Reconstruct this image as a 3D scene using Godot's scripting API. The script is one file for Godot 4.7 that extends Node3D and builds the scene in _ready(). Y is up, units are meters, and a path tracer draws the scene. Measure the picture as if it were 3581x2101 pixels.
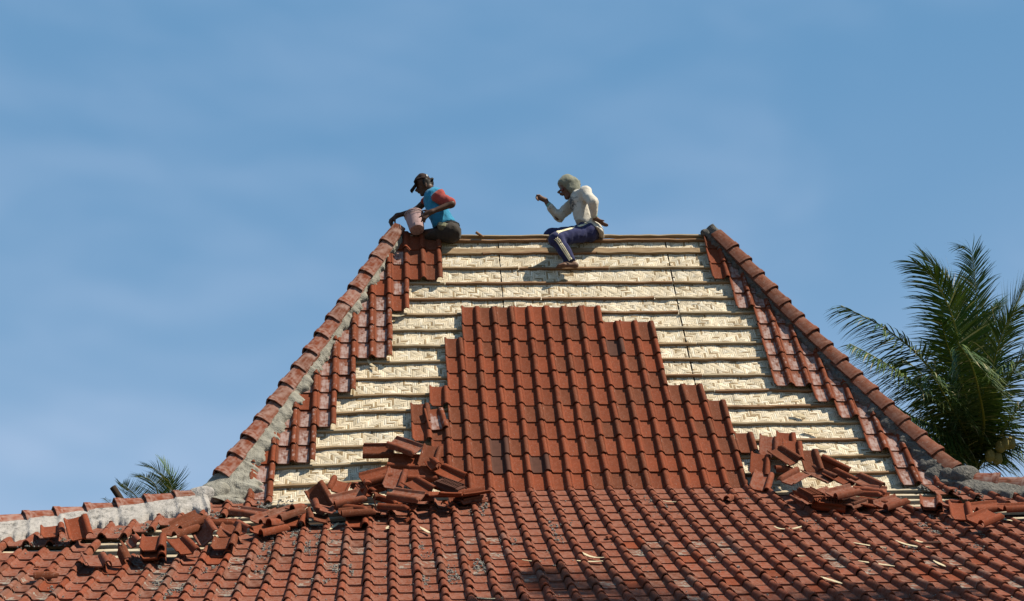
extends Node3D
# A steep hipped roof being re-tiled: bamboo matting and battens, laid and loose clay tiles, two workers on the ridge, coconut palms behind.

const KINK_Y := 5.92          # height of the break between the steep roof and the skirt roof
const COL := 0.2              # width of one tile course column
const ROW := 0.26297          # length of one exposed tile row
const RIDGE_V := -6.0

var prof_y := {}
var prof_z := {}
var rng := RandomNumberGenerator.new()
var noise := FastNoiseLite.new()
var fine := FastNoiseLite.new()
var used := {}
var M := {}

# ------------------------------------------------------------------ mesh builder
class Shape:
	var v := PackedVector3Array()
	var uv := PackedVector2Array()
	var col := PackedColorArray()
	var idx := PackedInt32Array()
	func p(at: Vector3, u := Vector2.ZERO, c := Color.WHITE) -> int:
		v.append(at); uv.append(u); col.append(c)
		return v.size() - 1
	func tri(a: int, b: int, c: int) -> void:      # counter-clockwise seen from outside
		idx.append(a); idx.append(c); idx.append(b)
	func quad(a: int, b: int, c: int, d: int) -> void:
		tri(a, b, c); tri(a, c, d)
	func face(pts: Array, c := Color.WHITE) -> void:
		var n := []
		for q in pts:
			n.append(p(q, Vector2.ZERO, c))
		for k in range(1, n.size() - 1):
			tri(n[0], n[k], n[k + 1])
	func grid(rows: Array, uvs := [], c := Color.WHITE, closed := false) -> void:
		var ids := []
		for r in rows.size():
			var line := []
			for k in rows[r].size():
				line.append(p(rows[r][k], uvs[r][k] if uvs.size() else Vector2(float(k) / maxf(1, rows[r].size() - 1), float(r) / maxf(1, rows.size() - 1)), c))
			ids.append(line)
		for r in rows.size() - 1:
			var n: int = rows[r].size()
			for k in (n if closed else n - 1):
				var k2 := (k + 1) % n
				quad(ids[r][k], ids[r + 1][k], ids[r + 1][k2], ids[r][k2])
	func box(t: Transform3D, s: Vector3, c := Color.WHITE, bevel := 0.0) -> void:
		var h := s * 0.5
		var e := minf(bevel, minf(h.x, minf(h.y, h.z)) * 0.9)
		for axis in 3:
			for sgn in [-1.0, 1.0]:
				var n := Vector3.ZERO; n[axis] = sgn
				var a := Vector3.ZERO; a[(axis + 1) % 3] = 1
				var b := Vector3.ZERO; b[(axis + 2) % 3] = 1
				var ha: float = h[(axis + 1) % 3] - e
				var hb: float = h[(axis + 2) % 3] - e
				var q := [n * h[axis] - a * ha - b * hb, n * h[axis] + a * ha - b * hb, n * h[axis] + a * ha + b * hb, n * h[axis] - a * ha + b * hb]
				if sgn < 0: q.reverse()
				face([t * q[0], t * q[1], t * q[2], t * q[3]], c)
		if e > 0:
			for axis in 3:
				var u := (axis + 1) % 3
				var w := (axis + 2) % 3
				for su in [-1.0, 1.0]:
					for sw in [-1.0, 1.0]:
						var pu := Vector3.ZERO; pu[u] = su * h[u]; pu[w] = sw * (h[w] - e)
						var pw := Vector3.ZERO; pw[u] = su * (h[u] - e); pw[w] = sw * h[w]
						var l := Vector3.ZERO; l[axis] = h[axis] - e
						var q := [pu - l, pu + l, pw + l, pw - l]
						if su * sw > 0: q.reverse()
						face([t * q[0], t * q[1], t * q[2], t * q[3]], c)
			for sx in [-1.0, 1.0]:
				for sy in [-1.0, 1.0]:
					for sz in [-1.0, 1.0]:
						var q := [Vector3(sx * h.x, sy * (h.y - e), sz * (h.z - e)), Vector3(sx * (h.x - e), sy * h.y, sz * (h.z - e)), Vector3(sx * (h.x - e), sy * (h.y - e), sz * h.z)]
						if sx * sy * sz < 0: q.reverse()
						face([t * q[0], t * q[1], t * q[2]], c)
	func tube(path: Array, radii: Array, sides := 10, c := Color.WHITE, caps := true, flat := 1.0) -> void:
		var rows := []
		var up := Vector3(0.13, 0.21, 0.97)
		for k in path.size():
			var d: Vector3 = (path[mini(k + 1, path.size() - 1)] - path[maxi(k - 1, 0)]).normalized()
			var x := up.cross(d)
			if x.length() < 0.05: x = Vector3.RIGHT.cross(d)
			x = x.normalized()
			var y := d.cross(x)
			var ring := []
			for s in sides:
				var a := -TAU * s / sides
				ring.append(path[k] + (x * cos(a) + y * sin(a) * flat) * radii[k])
			rows.append(ring)
		grid(rows, [], c, true)
		if caps:
			face(rows[0], c)
			var last: Array = rows[rows.size() - 1].duplicate()
			last.reverse()
			face(last, c)
	func commit(mat: Material) -> ArrayMesh:
		var n := PackedVector3Array()
		n.resize(v.size())
		for k in range(0, idx.size(), 3):
			var a := idx[k]; var b := idx[k + 1]; var c := idx[k + 2]
			var w := (v[c] - v[a]).cross(v[b] - v[a])
			n[a] += w; n[b] += w; n[c] += w
		for k in n.size():
			n[k] = n[k].normalized() if n[k].length_squared() > 1e-20 else Vector3.UP
		var arr := []
		arr.resize(Mesh.ARRAY_MAX)
		arr[Mesh.ARRAY_VERTEX] = v
		arr[Mesh.ARRAY_NORMAL] = n
		arr[Mesh.ARRAY_TEX_UV] = uv
		arr[Mesh.ARRAY_COLOR] = col
		arr[Mesh.ARRAY_INDEX] = idx
		var m := ArrayMesh.new()
		m.add_surface_from_arrays(Mesh.PRIMITIVE_TRIANGLES, arr)
		m.surface_set_material(0, mat)
		return m

# A smooth skin round tapered bones: exponential smooth minimum of their distances, meshed as surface nets.
# bone: [from, to, radius, radius]; cuts: [normal, offset] keep dot(p, normal) < offset
func skin(sh: Shape, bones: Array, cell: float, soft := 80.0, cuts := [], fold := 0.0, tint := Color.WHITE, fold_scale := 1.0) -> void:
	var lo := Vector3.INF
	var hi := -Vector3.INF
	for b in bones:
		var r: float = maxf(b[2], b[3]) + 0.02
		for q in [b[0], b[1]]:
			lo = lo.min(q - Vector3.ONE * r); hi = hi.max(q + Vector3.ONE * r)
	lo -= Vector3.ONE * cell * 2
	var n := Vector3i(((hi - lo) / cell).ceil()) + Vector3i.ONE * 3
	var sums := PackedFloat32Array()
	sums.resize(n.x * n.y * n.z)
	var reach := 0.03
	for b in bones:
		var a: Vector3 = b[0]
		var ba: Vector3 = b[1] - a
		var bb := maxf(ba.length_squared(), 1e-9)
		var ra: float = b[2]
		var rb: float = b[3]
		var m := maxf(ra, rb) + reach
		var l := Vector3i((a.min(b[1]) - Vector3.ONE * m - lo) / cell).max(Vector3i.ZERO)
		var h := (Vector3i((a.max(b[1]) + Vector3.ONE * m - lo) / cell) + Vector3i.ONE).min(n - Vector3i.ONE)
		for k in range(l.z, h.z + 1):
			for jj in range(l.y, h.y + 1):
				var at := (k * n.y + jj) * n.x
				for i in range(l.x, h.x + 1):
					var q := lo + Vector3(i, jj, k) * cell - a
					var t := clampf(q.dot(ba) / bb, 0, 1)
					var d := (q - ba * t).length() - (ra + (rb - ra) * t)
					if d < reach:
						sums[at + i] += exp(-d * soft)
	var f := PackedFloat32Array()
	f.resize(sums.size())
	for k in n.z:
		for jj in n.y:
			var at := (k * n.y + jj) * n.x
			for i in n.x:
				var s := sums[at + i]
				var d := reach
				if s > 1e-6:
					d = -log(s) / soft
					if absf(d) < 0.035:
						var q := lo + Vector3(i, jj, k) * cell
						if fold > 0.0: d += fold * noise.get_noise_3d(q.x * 150.0 * fold_scale, q.y * 95.0 * fold_scale, q.z * 150.0 * fold_scale)
					if cuts.size():
						var q2 := lo + Vector3(i, jj, k) * cell
						for c in cuts:
							d = maxf(d, q2.dot(c[0]) - c[1])
				f[at + i] = d
	var step := [1, n.x, n.x * n.y]
	var ids := PackedInt32Array()
	ids.resize(f.size())
	ids.fill(-1)
	for k in n.z - 1:
		for jj in n.y - 1:
			var at := (k * n.y + jj) * n.x
			for i in n.x - 1:
				var o := at + i
				var s0 := f[o] < 0.0
				if s0 == (f[o + 1] < 0.0) and s0 == (f[o + n.x] < 0.0) and s0 == (f[o + n.x + 1] < 0.0) and s0 == (f[o + step[2]] < 0.0) and s0 == (f[o + step[2] + 1] < 0.0) and s0 == (f[o + step[2] + n.x] < 0.0) and s0 == (f[o + step[2] + n.x + 1] < 0.0):
					continue
				var mean := Vector3.ZERO
				var cnt := 0
				for axis in 3:
					var u := (axis + 1) % 3
					var w := (axis + 2) % 3
					for cu in 2:
						for cw in 2:
							var e0: int = o + cu * step[u] + cw * step[w]
							var d0 := f[e0]
							var d1 := f[e0 + step[axis]]
							if (d0 < 0.0) != (d1 < 0.0):
								var q := Vector3.ZERO
								q[axis] = d0 / (d0 - d1); q[u] = cu; q[w] = cw
								mean += q
								cnt += 1
				ids[o] = sh.p(lo + (Vector3(i, jj, k) + mean / cnt) * cell, Vector2.ZERO, tint)
	for k in range(1, n.z - 1):
		for jj in range(1, n.y - 1):
			var at := (k * n.y + jj) * n.x
			for i in range(1, n.x - 1):
				var o := at + i
				var inside := f[o] < 0.0
				for axis in 3:
					if inside != (f[o + step[axis]] < 0.0):
						var u: int = step[(axis + 1) % 3]
						var w: int = step[(axis + 2) % 3]
						var q := [ids[o - u - w], ids[o - w], ids[o], ids[o - u]]
						if mini(mini(q[0], q[1]), mini(q[2], q[3])) < 0: continue
						if inside: sh.quad(q[0], q[1], q[2], q[3])
						else: sh.quad(q[3], q[2], q[1], q[0])

# ------------------------------------------------------------------ naming
func numbered(called: String) -> String:
	used[called] = used.get(called, -1) + 1
	return called if used[called] == 0 else "%s_%03d" % [called, used[called]]

func tag(o: Node, label: String, category: String, group := "", kind := "") -> Node:
	o.set_meta("label", label); o.set_meta("category", category)
	if group: o.set_meta("group", group)
	if kind: o.set_meta("kind", kind)
	return o

func obj(called: String, m: Mesh, parent: Node = null, t := Transform3D.IDENTITY) -> MeshInstance3D:
	var o := MeshInstance3D.new()
	o.mesh = m
	o.transform = t
	if parent == null:
		o.name = numbered(called)
		add_child(o, true)
	else:
		var n: int = parent.get_meta("count_" + called, 0)
		parent.set_meta("count_" + called, n + 1)
		o.name = called if n == 0 else "%s_%03d" % [called, n]
		parent.add_child(o, true)
	return o

func thing(called: String, label: String, category: String, at := Vector3.ZERO, group := "") -> Node3D:
	var o := Node3D.new()
	o.name = numbered(called)
	o.position = at
	add_child(o, true)
	tag(o, label, category, group)
	return o

# ------------------------------------------------------------------ the roof's curved surface
func profile() -> void:
	var th := deg_to_rad(62.5)
	var drop := 0.592652
	prof_y[10] = 0.0; prof_z[10] = 0.0
	var y := 0.0
	var z := 0.0
	for k in range(9, -9, -1):
		var a := th + 0.0099451 * (2.5 - k)
		y += ROW * sin(a); z -= ROW * cos(a)
		prof_y[k] = y; prof_z[k] = z
	y = 0.0; z = 0.0
	for k in range(1, 26):
		var a := th - drop - 0.0064990 * (k - 8)
		var s := ROW * (0.778085 if k <= 3 else 1.0)
		y -= s * sin(a); z += s * cos(a)
		prof_y[10 + k] = y; prof_z[10 + k] = z

func down(v: float) -> Vector3:                 # direction down the slope
	var k := clampi(floori(v), -8, 34)
	return Vector3(0, prof_y[k + 1] - prof_y[k], prof_z[k + 1] - prof_z[k]).normalized()

func roof(c: float, v: float, h := 0.0) -> Vector3:   # column, row, height above the surface in metres
	var k := clampi(floori(v), -8, 34)
	var t := v - k
	var d := down(v)
	var q := Vector3(c * COL, KINK_Y + lerpf(prof_y[k], prof_y[k + 1], t), lerpf(prof_z[k], prof_z[k + 1], t))
	var sag := 0.05 * clampf((-4.0 - c) / 6.0, 0, 1.3) * smoothstep(0.0, 8.0, v) * (1.0 - smoothstep(12.0, 19.0, v))
	return q + Vector3(0, -d.z * -1.0, -d.y).normalized() * h - Vector3(0, sag, 0)

func lie(v: float) -> Basis:                    # x along the ridge, y out of the roof, z down the slope
	var d := down(v)
	return Basis(Vector3.RIGHT, d.cross(Vector3.RIGHT), d)

func hip_l(v: float) -> float:
	return -13.5 + (10.0 - v) * 0.598 if v < 10.0 else -13.5 - (v - 10.0) * 1.93
func hip_r(v: float) -> float:
	return 25.4 - (10.0 - v) * 0.598 if v < 10.0 else 25.4 + (v - 10.0) * 1.6

# ------------------------------------------------------------------ materials
func grey(l: float) -> Color:
	return Color(l, l, l).linear_to_srgb()
func lin(r: float, g: float, b: float) -> Color:
	return Color(r * 0.9, g * 0.9, b * 0.9).linear_to_srgb()

func mat(c: Color, rough := 0.85, vertex := false) -> StandardMaterial3D:
	var m := StandardMaterial3D.new()
	m.albedo_color = c
	m.roughness = rough
	m.metallic_specular = 0.3
	m.vertex_color_use_as_albedo = vertex
	return m

func fbm(x: float, y: float, z := 0.0) -> float:
	return noise.get_noise_3d(x, y, z) + 0.5 * noise.get_noise_3d(x * 2.1, y * 2.1, z + 7.0)

# colours of one tile, across (u: thin lip, trough, round rib) and along (v: upper end to lower end)
func tile_picture(style: String, n: int) -> ImageTexture:
	var w := 64
	var h := 96
	var im := Image.create_empty(w, h, false, Image.FORMAT_RGB8)
	var tone := 0.80 + 0.36 * rng.randf()
	var hue := rng.randf()
	var base := Vector3(0.158, 0.038, 0.017).lerp(Vector3(0.126, 0.040, 0.0205), hue) * tone
	if style == "dark": base = Vector3(0.075, 0.034, 0.025)
	var white := Vector3(0.33, 0.255, 0.24)
	var z := n * 13.7
	for y in h:
		for x in w:
			var u := float(x) / w
			var v := float(y) / h
			var c := base * (1.0 + 0.16 * fbm(x * 1.3, y * 0.8, z) + 0.10 * fine.get_noise_3d(x * 3.0, y * 3.0, z))
			var streak := noise.get_noise_3d(x * 4.5, y * 0.55, z + 50)
			var blot := fbm(x * 1.1, y * 0.9, z + 90)
			if style == "clean":
				c = c.lerp(white, 0.5 * smoothstep(0.62, 0.85, streak + 0.3 * blot))
				if fine.get_noise_3d(x * 9.0, y * 5.0, z) > 0.52: c = c.lerp(white, 0.5)
			elif style == "limed":
				var inpan := smoothstep(0.12, 0.24, u) * (1.0 - smoothstep(0.52, 0.62, u)) * smoothstep(0.18, 0.42, v + 0.08 * blot)
				var onrib := smoothstep(0.6, 0.7, u)
				var k := inpan * clampf(0.55 + 0.75 * blot + 0.45 * streak, 0, 1) + onrib * 0.45 * smoothstep(0.25, 0.7, streak + blot)
				c = c.lerp(white, clampf(k, 0, 0.85))
				c = c.lerp(Vector3(0.20, 0.058, 0.03), 0.4 * inpan * smoothstep(0.2, 0.6, fine.get_noise_3d(x * 4.0, y * 2.0, z)))
			elif style == "old":
				var film := clampf(0.27 + 0.42 * blot + 0.26 * streak, 0, 0.65) * (1.0 - 0.55 * smoothstep(0.55, 0.68, u))
				c = c.lerp(Vector3(0.215, 0.125, 0.10), film)
				if fine.get_noise_3d(x * 8.0, y * 8.0, z) > 0.55: c = c.lerp(Vector3(0.30, 0.28, 0.25), 0.5)
				c = c.lerp(Vector3(0.045, 0.026, 0.018), 0.5 * smoothstep(0.45, 0.8, -blot))
			elif style == "cap":
				var film := clampf(0.30 + 0.55 * blot + 0.40 * streak, 0, 0.75)
				c = c.lerp(Vector3(0.30, 0.215, 0.19), film)
				c = c.lerp(Vector3(0.05, 0.035, 0.028), 0.55 * smoothstep(0.2, 0.6, -blot) * (1.0 - smoothstep(0.2, 0.55, u)))
			elif style == "cement":
				var k := smoothstep(0.05, 0.35, blot + 0.3 * streak) * (1.0 - 0.7 * smoothstep(0.52, 0.62, u))
				c = c.lerp(Vector3(0.215, 0.125, 0.10), 0.3)
				c = c.lerp(Vector3(0.23, 0.215, 0.185) * (1.0 + 0.4 * fine.get_noise_3d(x * 5.0, y * 5.0, z)), 0.8 * k)
			c = (c * 0.9).clamp(Vector3.ONE * 0.008, Vector3.ONE * 0.8)
			im.set_pixel(x, y, Color(c.x, c.y, c.z).linear_to_srgb())
	return ImageTexture.create_from_image(im)

func tile_mats(style: String, count: int) -> Array:
	var list := []
	for n in count:
		var m := mat(Color.WHITE, 0.8)
		m.albedo_texture = tile_picture(style, n + style.length() * 10)
		m.metallic_specular = 0.18
		list.append(m)
	return list

func rough_mat(a: Vector3, b: Vector3, scale: float, relief := 1.0, pits := 0.0) -> StandardMaterial3D:
	var s := 192
	var im := Image.create_empty(s, s, false, Image.FORMAT_RGB8)
	var hm := Image.create_empty(s, s, false, Image.FORMAT_L8)
	for y in s:
		for x in s:
			# wrap by blending four shifted samples, so that the pattern has no edge
			var fx := float(x) / s
			var fy := float(y) / s
			var t := 0.0
			for q in [[0, 0, (1 - fx) * (1 - fy)], [1, 0, fx * (1 - fy)], [0, 1, (1 - fx) * fy], [1, 1, fx * fy]]:
				t += q[2] * (fbm((x - q[0] * s) * 0.9, (y - q[1] * s) * 0.9, a.x * 90.0) + 0.6 * fine.get_noise_2d((x - q[0] * s) * 3.0, (y - q[1] * s) * 3.0))
			var k := clampf(0.5 + 0.75 * t, 0, 1)
			var c := a.lerp(b, k) * 0.9
			if pits > 0.0 and t < -0.36: c *= 1.0 - pits
			im.set_pixel(x, y, Color(c.x, c.y, c.z).linear_to_srgb())
			hm.set_pixel(x, y, Color(k, k, k))
	var m := mat(Color.WHITE, 0.95)
	m.albedo_texture = ImageTexture.create_from_image(im)
	m.uv1_triplanar = true
	m.uv1_world_triplanar = true
	m.uv1_scale = Vector3.ONE * scale
	m.heightmap_enabled = true
	m.heightmap_texture = ImageTexture.create_from_image(hm)
	m.heightmap_scale = relief
	return m

func cloth(a: Vector3, b: Vector3) -> StandardMaterial3D:     # worn, dusty cloth
	var m := rough_mat(a, b, 2.3, 0.25)
	m.rim_enabled = true
	m.rim = 0.15
	m.uv1_world_triplanar = false
	return m

func wood_mat(a: Vector3, b: Vector3) -> StandardMaterial3D:   # grain along u
	var im := Image.create_empty(256, 32, false, Image.FORMAT_RGB8)
	for y in 32:
		for x in 256:
			var t := clampf(0.5 + 0.8 * noise.get_noise_2d(x * 0.5, y * 7.0) + 0.4 * fine.get_noise_2d(x * 0.6, y * 9.0), 0, 1)
			var c := a.lerp(b, t) * 0.9
			if noise.get_noise_2d(x * 0.35 + 400, y * 9.0) > 0.5: c *= 0.6
			im.set_pixel(x, y, Color(c.x, c.y, c.z).linear_to_srgb())
	var m := mat(Color.WHITE, 0.85)
	m.albedo_texture = ImageTexture.create_from_image(im)
	return m

# ------------------------------------------------------------------ clay tiles
const TILE_LONG := 0.318
# one interlocking tile: lower edge at z = 0, upper edge at z = -TILE_LONG, right side of its round rib at x = 0.
# keep: Vector4(a, b, c, d): x is held between a + b z and c + d z (where a hip cuts the tile)
func tile_shape(grooved := false, keep := Vector4(-9, 0, 9, 0), part := "", bend := 0.0) -> Shape:
	var s := Shape.new()
	var prof := [[-0.213, 0.020], [-0.205, 0.027], [-0.196, 0.022], [-0.187, 0.007], [-0.176, 0.0], [-0.12, -0.002], [-0.068, 0.0]]
	for k in 7:
		var a := PI - PI * k / 6.0
		prof.append([-0.033 + 0.034 * cos(a), 0.003 + 0.045 * sin(a)])
	if part == "rib": prof = prof.slice(5)
	var length := 0.0
	var at := [0.0]
	for k in range(1, prof.size()):
		length += Vector2(prof[k][0] - prof[k - 1][0], prof[k][1] - prof[k - 1][1]).length()
		at.append(length)
	var zs := [-TILE_LONG, -TILE_LONG + 0.03, -0.15, -0.022, 0.0]
	if part == "rib": zs = [-0.17, -0.12, -0.06, -0.02, 0.0]
	var top := []
	var uvs := []
	var below := []
	var th := 0.0125
	for r in zs.size():
		var z: float = zs[r]
		var t := clampf(-z / TILE_LONG, 0, 1)
		var swell := 1.03 - 0.16 * t
		if r == zs.size() - 2: swell = 1.0
		if r == 0: swell *= 0.8
		var line := []
		var under := []
		var uvl := []
		for k in prof.size():
			var x: float = prof[k][0]
			var y: float = prof[k][1]
			if x > -0.07 and y > 0.001:
				x = -0.033 + (x + 0.033) * lerpf(1.0, swell, 0.7)
				y *= swell
			if r == 0 and y > 0.02 and x > -0.07: y *= 0.55
			if r == zs.size() - 1 and k < 3 and part == "": z = -0.016 + 0.004 * k
			else: z = zs[r]
			if part == "rib" and (r == 0): z += 0.03 * sin(k * 2.3 + bend * 9.0)
			y += bend * (z + 0.16) * (z + 0.16)
			x = clampf(x, keep.x + keep.y * z, keep.z + keep.w * z)
			line.append(Vector3(x, y, z))
			under.append(Vector3(x * 0.995, y - th * (0.55 if k < 3 and part == "" else 1.0), z))
			uvl.append(Vector2(at[k] / length if part == "" else 0.5 + 0.5 * at[k] / length, 1.0 - t))
		top.append(line); below.append(under); uvs.append(uvl)
	s.grid(top, uvs)
	var flipped := []
	var fuv := []
	for r in range(below.size() - 1, -1, -1):
		flipped.append(below[r]); fuv.append(uvs[r])
	s.grid(flipped, fuv)
	var e := zs.size() - 1
	s.grid([top[e], below[e]], [uvs[e], uvs[e]])
	s.grid([below[0], top[0]], [uvs[0], uvs[0]])
	var lt := []; var lb := []; var rt := []; var rb := []
	for r in zs.size():
		lt.append(top[r][0]); lb.append(below[r][0]); rt.append(top[r][prof.size() - 1]); rb.append(below[r][prof.size() - 1])
	s.grid([lt, lb]); s.grid([rb, rt])
	if grooved:                                # two blocks of short ribs moulded under the trough
		for half in 2:
			for k in 9:
				var t := Transform3D(Basis.IDENTITY, Vector3(-0.15 + 0.062 * half, -0.019, -0.27 + 0.027 * k))
				s.box(t, Vector3(0.052, 0.012, 0.013), Color.WHITE)
		for x in [-0.185, -0.062]:
			s.box(Transform3D(Basis.IDENTITY, Vector3(x, -0.021, -0.16)), Vector3(0.012, 0.018, 0.26), Color.WHITE)
	return s

var tile_meshes := {}
func tile_mesh(style: String) -> ArrayMesh:    # a random one of the style's meshes (shape variants x material variants are shared)
	if not tile_meshes.has(style):
		var list := []
		var mats: Array = M[style]
		for k in mats.size():
			list.append(tile_shape(false, Vector4(-9, 0, 9, 0), "", [0.0, 0.06, -0.05][k % 3]).commit(mats[k]))
		tile_meshes[style] = list
	return tile_meshes[style][rng.randi() % tile_meshes[style].size()]

func laid(c: float, row: float, lift := 0.0, turn := 0.0) -> Transform3D:
	var b := lie(row - 0.5) * Basis(Vector3.UP, turn + rng.randf_range(-0.018, 0.018)) * Basis(Vector3.RIGHT, -0.047 + rng.randf_range(-0.006, 0.006)) * Basis(Vector3.BACK, rng.randf_range(-0.012, 0.012))
	return Transform3D(b, roof(c, row, 0.024 + lift) + b.x * rng.randf_range(-0.004, 0.004) + b.z * rng.randf_range(-0.008, 0.008))

func lay_tile(called: String, parent: Node, c: int, row: int, style: String, lift := 0.0, turn := 0.0) -> void:
	var t := laid(c, row, lift, turn)
	var m: Mesh
	# a hip crosses this tile: cut it along the hip line
	var l0 := (hip_l(row) - 0.25 - c) * COL
	var l1 := (hip_l(row - 1.2) - 0.25 - c) * COL
	var r0 := (hip_r(row) + 0.25 - c) * COL
	var r1 := (hip_r(row - 1.2) + 0.25 - c) * COL
	if maxf(l0, l1) > -0.21 or minf(r0, r1) < 0.004:
		var dz := 1.2 * ROW
		var mats: Array = M[style]
		m = tile_shape(false, Vector4(l0, (l0 - l1) / dz, r0, (r0 - r1) / dz)).commit(mats[rng.randi() % mats.size()])
	else:
		m = tile_mesh(style)
	obj(called, m, parent, t)

# ------------------------------------------------------------------ house
var house: Node3D
var steep: MeshInstance3D
var skirt: MeshInstance3D

func shell(vs: Array, sink: float) -> Shape:   # four faces through the hips, mirrored behind the ridge
	var s := Shape.new()
	var mid := prof_z[-6] as float
	var behind := 0.24                       # the ridge is this thick
	for side in 4:
		var rows := []
		for v in vs:
			var l: Vector3 = roof(hip_l(v), v, 0.0) - lie(v).y * sink
			var r: Vector3 = roof(hip_r(v), v, 0.0) - lie(v).y * sink
			var lb := Vector3(l.x, l.y, 2 * mid - l.z - behind)
			var rb := Vector3(r.x, r.y, 2 * mid - r.z - behind)
			rows.append([[l, r], [r, rb], [rb, lb], [lb, l]][side])
		s.grid(rows)
	var t: float = vs[0]
	var a := roof(hip_l(t), t) - lie(t).y * sink
	var b := roof(hip_r(t), t) - lie(t).y * sink
	s.face([a, b, Vector3(b.x, b.y, 2 * mid - b.z - behind), Vector3(a.x, a.y, 2 * mid - a.z - behind)])
	return s

func batten(parent: Node, called: String, c0: float, c1: float, v: float, tall: float, wide: float, base: float, m: Material) -> void:
	# a split length of wood along the courses, a little crooked
	var s := Shape.new()
	var n := maxi(2, int((c1 - c0) / 0.6))
	var z := rng.randf() * 300
	var rows := []
	var uvs := []
	for k in n + 1:
		var c := lerpf(c0, c1, float(k) / n)
		var b := lie(v)
		var o := roof(c, v, base) + (b.z * 0.020 + b.y * 0.006) * noise.get_noise_2d(c * 9.0, z) 
		var w := wide * (1.0 + 0.25 * noise.get_noise_2d(c * 9.0, z + 40))
		var h := tall * (1.0 + 0.2 * noise.get_noise_2d(c * 9.0, z + 80))
		var q := [o + b.z * w * 0.5, o + b.z * w * 0.5 + b.y * h * 0.85, o + b.z * (w * 0.5 - 0.004) + b.y * h, o - b.z * (w * 0.5 - 0.004) + b.y * h, o - b.z * w * 0.5 + b.y * h * 0.85, o - b.z * w * 0.5]
		var line := []
		var uvl := []
		for r in 6:
			line.append(q[r]); uvl.append(Vector2(c * 0.11 + z, 0.17 * r))
		rows.append(line); uvs.append(uvl)
	# separate strips so that the edges stay crisp
	for r in 5:
		var strip := []
		var su := []
		for k in n + 1:
			strip.append([rows[k][r], rows[k][r + 1]]); su.append([uvs[k][r], uvs[k][r + 1]])
		s.grid(strip, su)
	s.face(rows[0]); 
	var e: Array = rows[n].duplicate(); e.reverse(); s.face(e)
	obj(called, s.commit(m), parent)

func mat_sheet(c0: float, c1: float) -> void:   # woven split bamboo: floats over and under, every strip its own bowed face
	var s := Shape.new()
	var a := 0.0205
	var over := 4
	var nc := int((c1 - c0) * COL / a)
	var nr := int(16.0 * ROW / a)
	var ragged := rng.randi() % 1000
	var edge := func(j: int, k: int) -> float: return 0.10 * noise.get_noise_2d(j * 5.0, k * 77.0 + ragged)
	var at := func(i: float, j: float, h: float) -> Vector3:
		var c := c0 + i * a / COL
		var v := -5.9 + j * a / ROW
		var wave := 0.010 * noise.get_noise_2d(c * 7.0, v * 9.0) + 0.006 * noise.get_noise_2d(c * 21.0, v * 14.0 + 60)
		return roof(c, v, -0.052 + h + wave)
	var on_top := func(i: int, j: int) -> bool:
		var turn := j if (j / 8) % 2 == 0 else -j
		return posmod(i + turn + (j / 8) * 3, 2 * over) < over
	var tones := func() -> Color:
		var t := rng.randf()
		var c := Vector3(0.49, 0.405, 0.28).lerp(Vector3(0.62, 0.545, 0.42), rng.randf())
		if t < 0.10: c = Vector3(0.28, 0.20, 0.11)
		elif t > 0.9: c = Vector3(0.62, 0.565, 0.46)
		return Color(c.x, c.y, c.z) * 0.92
	var stain := func(x: float, y: float) -> float: return 1.0 + 0.30 * noise.get_noise_2d(x * 1.7 + ragged, y * 1.7) - 0.30 * smoothstep(0.25, 0.6, noise.get_noise_2d(x * 5.0, y * 3.0 + ragged))
	var strip := func(ax: float, ay: float, bx: float, by: float, wide: Vector2) -> void:
		var col: Color = tones.call() * float(stain.call(ax, ay))
		col.a = 1.0
		var jit := rng.randf_range(-0.06, 0.06)
		var rows := []
		for k in 4:
			var t: float = [-0.06, 0.2, 0.8, 1.06][k]
			var x := lerpf(ax, bx, t)
			var y := lerpf(ay, by, t)
			var h: float = [-0.0025, 0.0022, 0.0022, -0.0025][k]
			var o := wide * (0.44 + rng.randf_range(-0.03, 0.03))
			rows.append([at.call(x - o.x + jit * wide.x, y - o.y + jit * wide.y, h), at.call(x + jit * wide.x, y + jit * wide.y, h + 0.0012), at.call(x + o.x + jit * wide.x, y + o.y + jit * wide.y, h)])
		s.grid(rows, [], col)
	for j in nr:
		var v := -5.9 + (j + 0.5) * a / ROW
		var lo := maxf(c0 + edge.call(j, 1), hip_l(v) - 0.2)
		var hi := minf(c1 + edge.call(j, 2), hip_r(v) + 0.2)
		var i := 0
		while i < nc:
			var c := c0 + (i + 0.5) * a / COL
			if c < lo or c > hi or not on_top.call(i, j):
				i += 1
				continue
			var e := i
			while e < nc and on_top.call(e, j) and c0 + (e + 0.5) * a / COL < hi: e += 1
			strip.call(float(e), j + 0.5, float(i), j + 0.5, Vector2(0, -1))
			i = e
	for i in nc:
		var j := 0
		while j < nr:
			var v := -5.9 + (j + 0.5) * a / ROW
			var c := c0 + (i + 0.5) * a / COL
			if c < maxf(c0 + edge.call(j, 1), hip_l(v) - 0.2) or c > minf(c1 + edge.call(j, 2), hip_r(v) + 0.2) or on_top.call(i, j):
				j += 1
				continue
			var e := j
			while e < nr and not on_top.call(i, e): e += 1
			strip.call(i + 0.5, float(j), i + 0.5, float(e), Vector2(1, 0))
			j = e
	var m := obj("bamboo_mat", s.commit(M.bamboo), steep)
	m.set_meta("kind", "stuff")

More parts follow.
